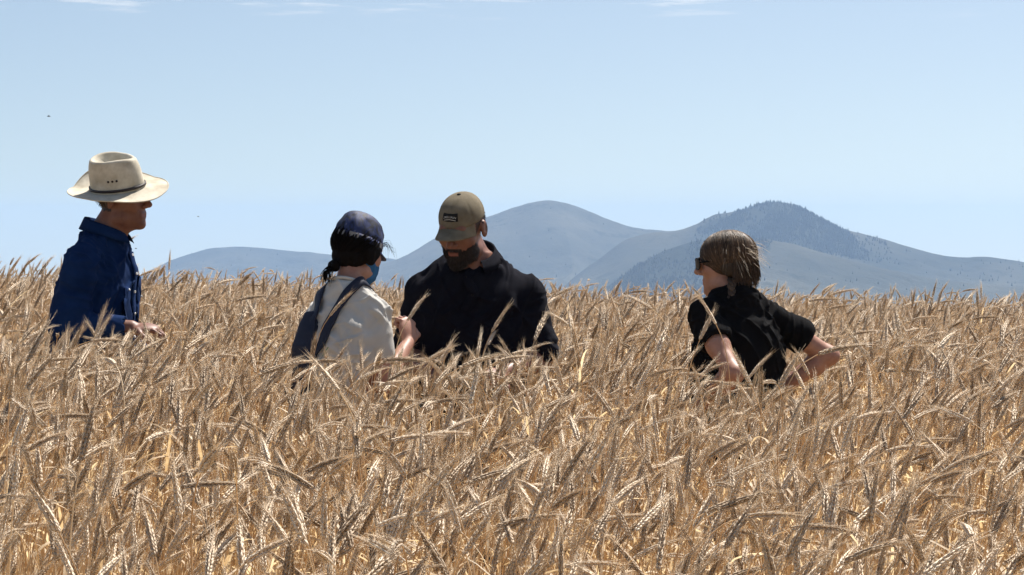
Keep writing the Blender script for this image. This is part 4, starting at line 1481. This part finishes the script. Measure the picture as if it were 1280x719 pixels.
def bill(T, r, ext, half, droop, pitch, thick=.003, n=25, m_=9):
    def pt(u, v, z):
        th = R(90) + u * R(half)
        bx, by = r[0] * math.cos(th), r[1] * math.sin(th)
        x = bx * (1 + .03 * v); y = by + ext * v * (1 - abs(u) ** 2.6) + .0
        return T @ Vector((x, y, -droop * u * u * v ** .5 * 1.0 - pitch * v * (1 - abs(u) ** 2.6) - .002 + z))
    mb = MB(); P = []
    for i in range(n):
        u = -1 + 2 * i / (n - 1)
        row = [pt(u, j / (m_ - 1), thick) for j in range(m_)] + [pt(u, j / (m_ - 1), 0) for j in range(m_ - 1, -1, -1)]
        P.append(row + [row[0]])
    mb.grid(P)
    return mb
mb, surf2, T2 = cap_dome(Mh2, (0, -.012, .020), (.085, .107), .118, -3, [R(a) for a in (90, 30, 150, 270, 210, 330)], .075, 120, .010, .03, 3, .62)
cap2 = mb.build('cap', M['cap_print'], root2)
bill(T2, (.083, .106), .052, 58, .012, .012).build('bill', M['cap_print'], cap2)
mb = MB()
P = [[surf2(2 * math.pi * i / 84, f, o_) for f, o_ in ((.0, .0005), (.0, .0018), (.13, .0018), (.13, .0005))] for i in range(84)]
mb.grid(P, True); mb.build('band', M['cap_print'], cap2)
M['grey_print'] = plain('grey_print', (.20, .20, .205), .8, .2)
for a0, a1, kind in ((-66, -52, 0), (-48, -44, 0), (12, 30, 0), (34, 37, 0), (39, 42, 0), (44, 48, 0), (196, 212, 0), (216, 220, 0), (250, 266, 0), (275, 281, 0)):
    mb = MB(); mb.grid([[surf2(R(a0 + (a1 - a0) * i / 6), .02 + .10 * v, .0030) for v in (0, .5, 1)] for i in range(7)])
    mb.build('band_print', M['grey_print'], cap2)

# navy sling bag over the shoulder
bag = empty('sling_bag', root2.location[:], R(-27), .952)
tag(bag, 'navy sling bag with wide strap across the back of the white t-shirt', 'bag')
s = SDF((-.34, .1), (-.34, .1), np.arange(.95, 1.56, .006), .006)
st = [(1.02, .050, .026, -.095, -.125), (1.08, .058, .034, -.097, -.130), (1.2, .058, .038, -.098, -.135), (1.32, .054, .034, -.098, -.128), (1.40, .042, .024, -.098, -.108), (1.445, .030, .016, -.098, -.09)]
s.add(loft(st, 3.0), .01)
V, Q = s.mesh(); V = smooth_mesh(V, Q, 3); N = normals_of(V, Q); V = V + N * (.004 * fbm(V * 14, 2, 4))[:, None]
np_obj('bag_body', V, Q, M['navy'], bag)
ribbon_on(bvh2, [(-.08, -.3, 1.27), (-.06, -.3, 1.34), (-.025, -.3, 1.41), (.02, -.2, 1.475), (.06, -.10, 1.52), (.105, -.02, 1.60), (.11, .08, 1.56), (.08, .2, 1.42), (-.03, .3, 1.25), (-.15, .25, 1.12)], .038, .004, .003, 60).build('strap', M['navy'], bag)
ribbon_on(bvh2, [(-.105, -.3, 1.38), (-.105, -.2, 1.45), (-.105, -.06, 1.56), (-.105, .06, 1.56), (-.13, .2, 1.42), (-.16, .25, 1.25)], .044, .004, .003, 40).build('strap', M['navy'], bag)

# ------------------------------------------------------------------ bearded person in the khaki cap
P3 = dict(xr=(-.38, .38), yr=(-.26, .44), skin=M['skin_tan'], scalp=(.16, .12, .1), beard=(.08, .055, .045), wide=1.06, deep=1.08,
    spine=[(.86, 0, -.01), (1.1, 0, -.02), (1.32, 0, -.015), (1.47, 0, .0), (1.55, 0, .02)], neck=(0, .012, 1.525), necktilt=.6, shrug=.0,
    head=dict(c=(.036, .095, 1.640), yaw=-20, pitch=20, roll=-3),
    armR=[(.186, 0, 1.412), (.240, .0, 1.165), (.13, .21, 1.12)], handR=((-.4, .85, .0), (-.5, 0, -.8), .7),
    armL=[(-.186, 0, 1.412), (-.240, .0, 1.165), (-.12, .22, 1.12)], handL=((.4, .85, .0), (.5, 0, -.8), .7))
root3, Mh3 = person('person', 'bearded person in black polo and khaki cap looking down', P3, 'cap', 1.03, 176)
V, Q = build_shirt(P3, 15, .93, .97, .018, .03, 1.535, (.066, .072), belly=.03, amp=.016, samp=.016)
shirt3 = np_obj('polo_shirt', V, Q, M['black_polo'], root3)
bvh3 = BVHTree.FromPolygons([tuple(v) for v in V], [tuple(q) for q in Q])
collar_mesh((0, .016, 1.522), .070, .074, .036, .040, .5, 24, .022).build('collar', M['black_polo'], shirt3)
ribbon_on(bvh3, [(0, .2, z) for z in np.linspace(1.50, 1.34, 14)], .034, .002, .001, 20).build('placket', M['black_polo'], shirt3)
for z in (1.45, 1.39):
    (loc, nor), = conform(bvh3, [(0, .2, z)], .003)
    mb = MB(); mb.tube([loc, loc + nor * .0025], .005, 10); mb.build('button', M['frame'], shirt3)
mb, surf3, T3 = cap_dome(Mh3, (0, -.006, .036), (.080, .101), .090, -4, [R(a) for a in (90, 30, 150, 270, 210, 330)], .010, 96, .004, .02, 7)
cap3 = mb.build('cap', M['khaki'], root3)
bill(T3, (.078, .099), .072, 64, .044, .014).build('bill', M['khaki'], cap3)
mb = MB(); tp = T3 @ Vector((0, -.004, .088)); ax = (T3.to_3x3() @ Vector((0, 0, 1))).normalized()
mb.tube([tp, tp + ax * .004, tp + ax * .006], [.008, .007, .002], 10); mb.build('top_button', M['patch'], cap3)
mb = MB(); U = [R(90) + R(23) * (-1 + 2 * i / 16) for i in range(17)]
mb.grid([[surf3(th, f, .0022 if 0 < j < 6 else .0002) for j, f in enumerate(np.linspace(.20, .41, 7))] for th in U])
patch = mb.build('patch', M['patch'], cap3)
fc = bpy.data.curves.new('lettering', 'FONT'); fc.body = 'WALLERS'; fc.align_x = 'CENTER'; fc.size = 1.0; fc.resolution_u = 2
fo = bpy.data.objects.new('lettering_source', fc); COL.objects.link(fo)
bpy.context.view_layer.update()
tm = bpy.data.meshes.new_from_object(fo.evaluated_get(bpy.context.evaluated_depsgraph_get()))
bpy.data.objects.remove(fo)
co = [v.co.copy() for v in tm.vertices]; xm = max(abs(c.x) for c in co)
for v, c in zip(tm.vertices, co):
    u = c.x / xm
    v.co = surf3(R(90) - R(19) * u, .295 - .035 * u * u + .075 * c.y, .0036)
tm.materials.append(M['thread']); lt = link(bpy.data.objects.new('lettering', tm), patch)
cap3_line = MB(); cap3_line.grid([[surf3(R(90) - R(17) * u, .250 - .03 * u * u + .012 * v, .0034) for v in (0, 1)] for u in np.linspace(-1, 1, 15)])
cap3_line.build('embroidered_line', M['thread'], patch)
# beard and short hair
bvb = None
mb = MB(); rr = random.Random(21)
body3 = [c for c in root3.children if c.name.startswith('body')][0]
bm_ = body3.data
VV = np.empty(len(bm_.vertices) * 3, dtype=np.float32); bm_.vertices.foreach_get('co', VV); VV = VV.reshape(-1, 3)
inv3 = np.array(Mh3.inverted()); HH = VV @ inv3[:3, :3].T + inv3[:3, 3]
tc_ = tint_body(VV, Mh3, None, (.08, .055, .045))
cand = np.nonzero(tc_[:, 0] < .5)[0]
for i in rng.choice(cand, min(2600, len(cand)), replace=False):
    h_ = Vector(HH[i]); o_ = (h_ - Vector((0, .02, -.04))).normalized()
    dirn = (o_ * .7 + Vector((0, .15, -.8))).normalized(); ln = rr.uniform(.004, .008) * (1 if abs(h_.x) < .045 else .55) + (.008 if h_.z < -.09 and h_.y > .045 and abs(h_.x) < .035 else 0)
    tuft(mb, in_head(Mh3, [h_ - o_ * .002, h_ + dirn * ln * .55, h_ + dirn * ln + Vector((0, 0, -.002))]), .0008, (.022, .014, .010) if rr.random() < .97 else (.06, .05, .045), .3)
mb.build('beard', M['hair'], root3)
mb = MB()
for q in range(700):
    th = rr.uniform(R(140), R(400)); el = rr.uniform(-.6, .15)
    u = Vector((math.cos(th) * math.cos(el), math.sin(th) * math.cos(el), math.sin(el)))
    if u.y > .25 or (u.y > -.2 and u.z < -.1): continue
    a = scalp(u, -.001); dirn = (u * .6 + Vector((0, -.1, -.8))).normalized()
    tuft(mb, in_head(Mh3, [a, a + dirn * .005, a + dirn * .009]), .0007, (.03, .02, .015), .3)
mb.build('hair', M['hair'], root3)

# ------------------------------------------------------------------ person in black t-shirt with braids, hands on hips
P4 = dict(xr=(-.40, .52), yr=(-.36, .34), fem=True, skin=M['skin_fair'], wide=1.0, deep=1.0,
    spine=[(.86, 0, .02), (1.1, 0, .0), (1.32, 0, -.015), (1.47, 0, .0), (1.58, 0, .02)], neck=(-.005, .012, 1.555), necktilt=.35, shrug=.02,
    head=dict(c=(-.015, .045, 1.672), yaw=40, pitch=4, roll=-2),
    armR=[(.165, .0, 1.468), (.375, -.09, 1.315), (.20, .02, 1.17)], handR=((-.75, .55, -.3), (-.3, -.6, -.6), .2),
    armL=[(-.165, -.01, 1.468), (-.185, -.215, 1.275), (-.17, .0, 1.135)], handL=((.5, .8, -.3), (.5, -.5, -.6), .2))
root4, Mh4 = person('person', 'person in black t-shirt with braided light brown hair, sunglasses and hands on hips', P4, 'black', .948, 33)
V, Q = build_shirt(P4, 27, .93, (.55, .40), .015, .03, 1.578, (.064, .072), belly=.022, amp=.017, samp=.015)
shirt4 = np_obj('t_shirt', V, Q, M['black_tee'], root4)
mb = MB(); mb.tube([(-.004 + math.cos(a) * .064, .012 + math.sin(a) * .062, 1.572 - math.sin(a) * .022) for a in np.linspace(0, 2 * math.pi, 40)], .0075, 6, False); mb.build('neck_rib', M['black_tee'], shirt4)
# hair: parted strands drawn down into two low braids
s = SDF((-.14, .14), (-.16, .18), np.arange(1.56, 1.86, .004), .004)
R3 = np.array(Mh4.to_3x3()); Pn = lambda x, y, z: tuple(Mh4 @ Vector((x, y, z)))
s.add(ellip(Pn(0, -.018, .034), (.080, .100, .085), R3), .02); s.add(ellip(Pn(0, -.042, -.022), (.072, .062, .052), R3), .03)
for sx in (-1, 1): s.add(ellip(Pn(sx * .071, -.012, -.006), (.016, .036, .046), R3), .015)
s.add(ellip(Pn(-.006, -.052, -.062), (.060, .044, .050), R3), .03)
inv = Mh4.inverted()
def _cut4(X, Y, Z):
    y = inv[1][0] * X + inv[1][1] * Y + inv[1][2] * Z + inv[1][3]; z = inv[2][0] * X + inv[2][1] * Y + inv[2][2] * Z + inv[2][3]
    return np.maximum(y - (.020 + .55 * z), -.120 - z)
s.cut(_cut4, .02)
V, Q = s.mesh()
me = np_mesh('hair', V, Q, M['hair']); color_attr(me, 'tint', np.tile(np.array([.030, .018, .011], dtype=np.float32), (len(V), 1)))
hair4 = link(bpy.data.objects.new('hair', me), root4)
mb = MB(); rr = random.Random(31)
roots = {1: Vector((.056, -.062, -.075)), -1: Vector((-.070, -.030, -.075))}
for q in range(7000):
    sd = 1 if rr.random() < .5 else -1
    f = rr.random()
    ph = R(35) + f * R(140)                         # along the parting, forehead to nape
    u0 = Vector((sd * rr.uniform(.01, .10), math.cos(ph), math.sin(ph)))
    if rr.random() < .25:
        e = rr.uniform(-.2, .5); u0 = Vector((sd * .9, .28 + rr.uniform(-.25, .12), e + .45))
    rt = roots[sd]
    u1 = Vector(((rt.x) / HR.x, (rt.y + .012) / HR.y, (rt.z - .03) / HR.z)) + Vector((rr.uniform(-.35, .35) if rr.random() < .5 else rr.uniform(-.12, .12), rr.uniform(-.16, .16), rr.uniform(-.25, .1)))
    off = rr.uniform(.004, .009); pts = []
    for i in range(10):
        t = i / 9
        pts.append(scalp(slerp(u0, u1, t), off + .006 * math.sin(t * 3.14) + .003 * t) + Vector((0, 0, .0015 * math.sin(t * 9 + q))))
    pts.append(rt + Vector((rr.uniform(-.012, .012), rr.uniform(-.012, .012), rr.uniform(-.02, .004))))
    w = rr.random()
    w2 = .5 + .5 * mnoise.noise(u0 * 7); col = (.30, .205, .12) if w * .7 + w2 * .3 < .20 else (.105, .064, .036) if w < .5 else (.055, .033, .019)
    ck = 1 + .75 * mnoise.noise(Vector((u0.y * 8, sd * 3.0, u0.z * 8)))
    tuft(mb, in_head(Mh4, pts), .0008, tuple(c_ * ck for c_ in col), .3)
for q in range(900):                                  # loose short hair over the nape
    th = rr.uniform(R(195), R(345)); u0 = Vector((math.cos(th) * .95, math.sin(th), rr.uniform(-.8, -.2))).normalized()
    a = scalp(u0, .014); g = rr.uniform(.035, .08)
    pts = [a + Vector((u0.x * .15, u0.y * .1, -1)) * g * t + Vector((rr.uniform(-.003, .003), rr.uniform(-.003, .003), 0)) for t in (0, .35, .7, 1)]
    tuft(mb, in_head(Mh4, pts), .0009, (.075, .046, .027), .3)
for q in range(110):                                  # flyaway hairs
    th = rr.uniform(R(180), R(380)); u0 = Vector((math.cos(th), math.sin(th), rr.uniform(-.4, .5))).normalized()
    a = scalp(u0, .006); g = rr.uniform(.02, .07)
    side_ = Vector((.5, -.6, -.1)).normalized() if u0.x > 0 else u0
    pts = [a + (u0 * .5 + side_ * .6) * g * t + Vector((0, 0, -.03 * t * t)) for t in (0, .3, .6, 1)]
    tuft(mb, in_head(Mh4, pts), .00045, (.5, .4, .28), .2)
mb.build('hair_strands', M['hair'], hair4)
for sd in (1, -1):
    rt = roots[sd]
    path = [Mh4 @ rt]
    a = path[0]
    down = [Vector((0, -.004, -.045)), Vector((-.01 * sd, -.008, -.09)), Vector((-.015 * sd, -.016, -.135)), Vector((-.015 * sd, -.022, -.18))]
    if sd < 0: down = [Vector((-.004, .0, -.04)), Vector((-.008, .004, -.08)), Vector((-.012, .012, -.12)), Vector((-.014, .02, -.16))]
    tow = Vector((-.545, -.839, 0))
    key_ = [a + Vector((0, 0, .014)) + tow * .006] + [a + q + tow * (.028 + .012 * i_) for i_, q in enumerate(down)]
    n = 44; mb = MB()
    for st_ in range(3):
        pts = []
        for i in range(n):
            t = i / (n - 1) * (len(key_) - 1); j = min(int(t), len(key_) - 2); c = key_[j].lerp(key_[j + 1], t - j)
            w = i / (n - 1) * 2 * math.pi * 3.3 + st_ * 2 * math.pi / 3
            pts.append(c + Vector((math.sin(w) * .0095, math.sin(2 * w) * .005, 0)))
        col = [(.045, .027, .016), (.075, .045, .026), (.035, .021, .013)][st_]
        mb.tube(pts, [.0088 * (1 - .35 * (i / n)) for i in range(n)], 8, True, 1.0, col)
        for q in range(26):
            a0 = rr.uniform(0, 6.28); pp = [x_ + Vector((math.cos(a0 + i * .12) * .0085, math.sin(a0 + i * .12) * .0085, 0)) * (1 - .35 * (i / n)) for i, x_ in enumerate(pts)][::4]
            w = rr.random(); tuft(mb, pp, .0009, (.16, .105, .06) if w < .25 else (.055, .034, .02), .25)
    mb.build('braid', M['hair'], root4)
# sunglasses
def sunglasses(Mh, parent):
    mb = MB()
    for sx in (-1, 1):
        mb.tube(in_head(Mh, [(sx * .066, .088, .010), (sx * .074, .055, .012), (sx * .079, .0, .010), (sx * .080, -.012, .002)]), [.0042, .0035, .003, .0025], 6)
    mb.tube(in_head(Mh, [(-.010, .112, .008), (0, .115, .011), (.010, .112, .008)]), .0028, 6)
    for sx in (-1, 1):
        pts = []
        for i in range(25):
            a = 2 * math.pi * i / 24; c, s_ = math.cos(a), math.sin(a)
            px = sx * .037 + .029 * np.sign(c) * abs(c) ** .7; pz = .003 + .021 * np.sign(s_) * abs(s_) ** .7
            pts.append((px, .113 - .35 * max(0, abs(px) - .012) ** 1.25 * 3, pz))
        mb.tube(in_head(Mh, pts), .0026, 6, False)
    g = mb.build('sunglasses', M['frame'], parent)
    for sx in (-1, 1):
        mb = MB(); rows_ = []
        for i in range(13):
            u = -1 + 2 * i / 12; col_ = []
            for j in range(9):
                v = -1 + 2 * j / 8
                k = (1 - abs(u) ** 3.0 * .22) * 1.0
                px = sx * .037 + .029 * u; pz = .003 + .021 * v * k
                col_.append((px, .1135 - .35 * max(0, abs(px) - .012) ** 1.25 * 3, pz))
            rows_.append(in_head(Mh, col_))
        mb.grid(rows_); mb.build('lens', M['lens'], g)
sunglasses(Mh4, root4)

# ------------------------------------------------------------------ insects over the field
def insect(px, py, d, size, label, rz):
    r = empty('insect', ((px - 640) / F * d, d, CAMZ - (py - HZ) / F * d), rz)
    tag(r, label, 'insect', 'insects in the air over the field')
    mb = MB(); mb.tube([(-size * .5, 0, 0), (-size * .25, 0, size * .06), (size * .1, 0, size * .05), (size * .35, 0, 0), (size * .5, 0, -size * .03)], [size * .04, size * .14, size * .13, size * .11, size * .03], 6)
    mb.build('insect_body', M['dot'], r)
    for s_ in (-1, 1):
        mb = MB(); mb.add([(0, s_ * size * .08, size * .1), (size * .2, s_ * size * .55, size * .35), (-size * .15, s_ * size * .6, size * .32), (-size * .2, s_ * size * .15, size * .1)], [(0, 1, 2, 3)])
        mb.build('wing', M['dot'], r, False)
insect(62, 146, 7.0, .011, 'tiny dark insect high in the sky above the straw hat', .3)
insect(248, 271, 8.0, .009, 'tiny dark insect in the sky right of the straw hat', 1.0)
insect(170, 311, 8.2, .009, 'tiny dark insect beside the hooked ear before the blue shirt', .6)
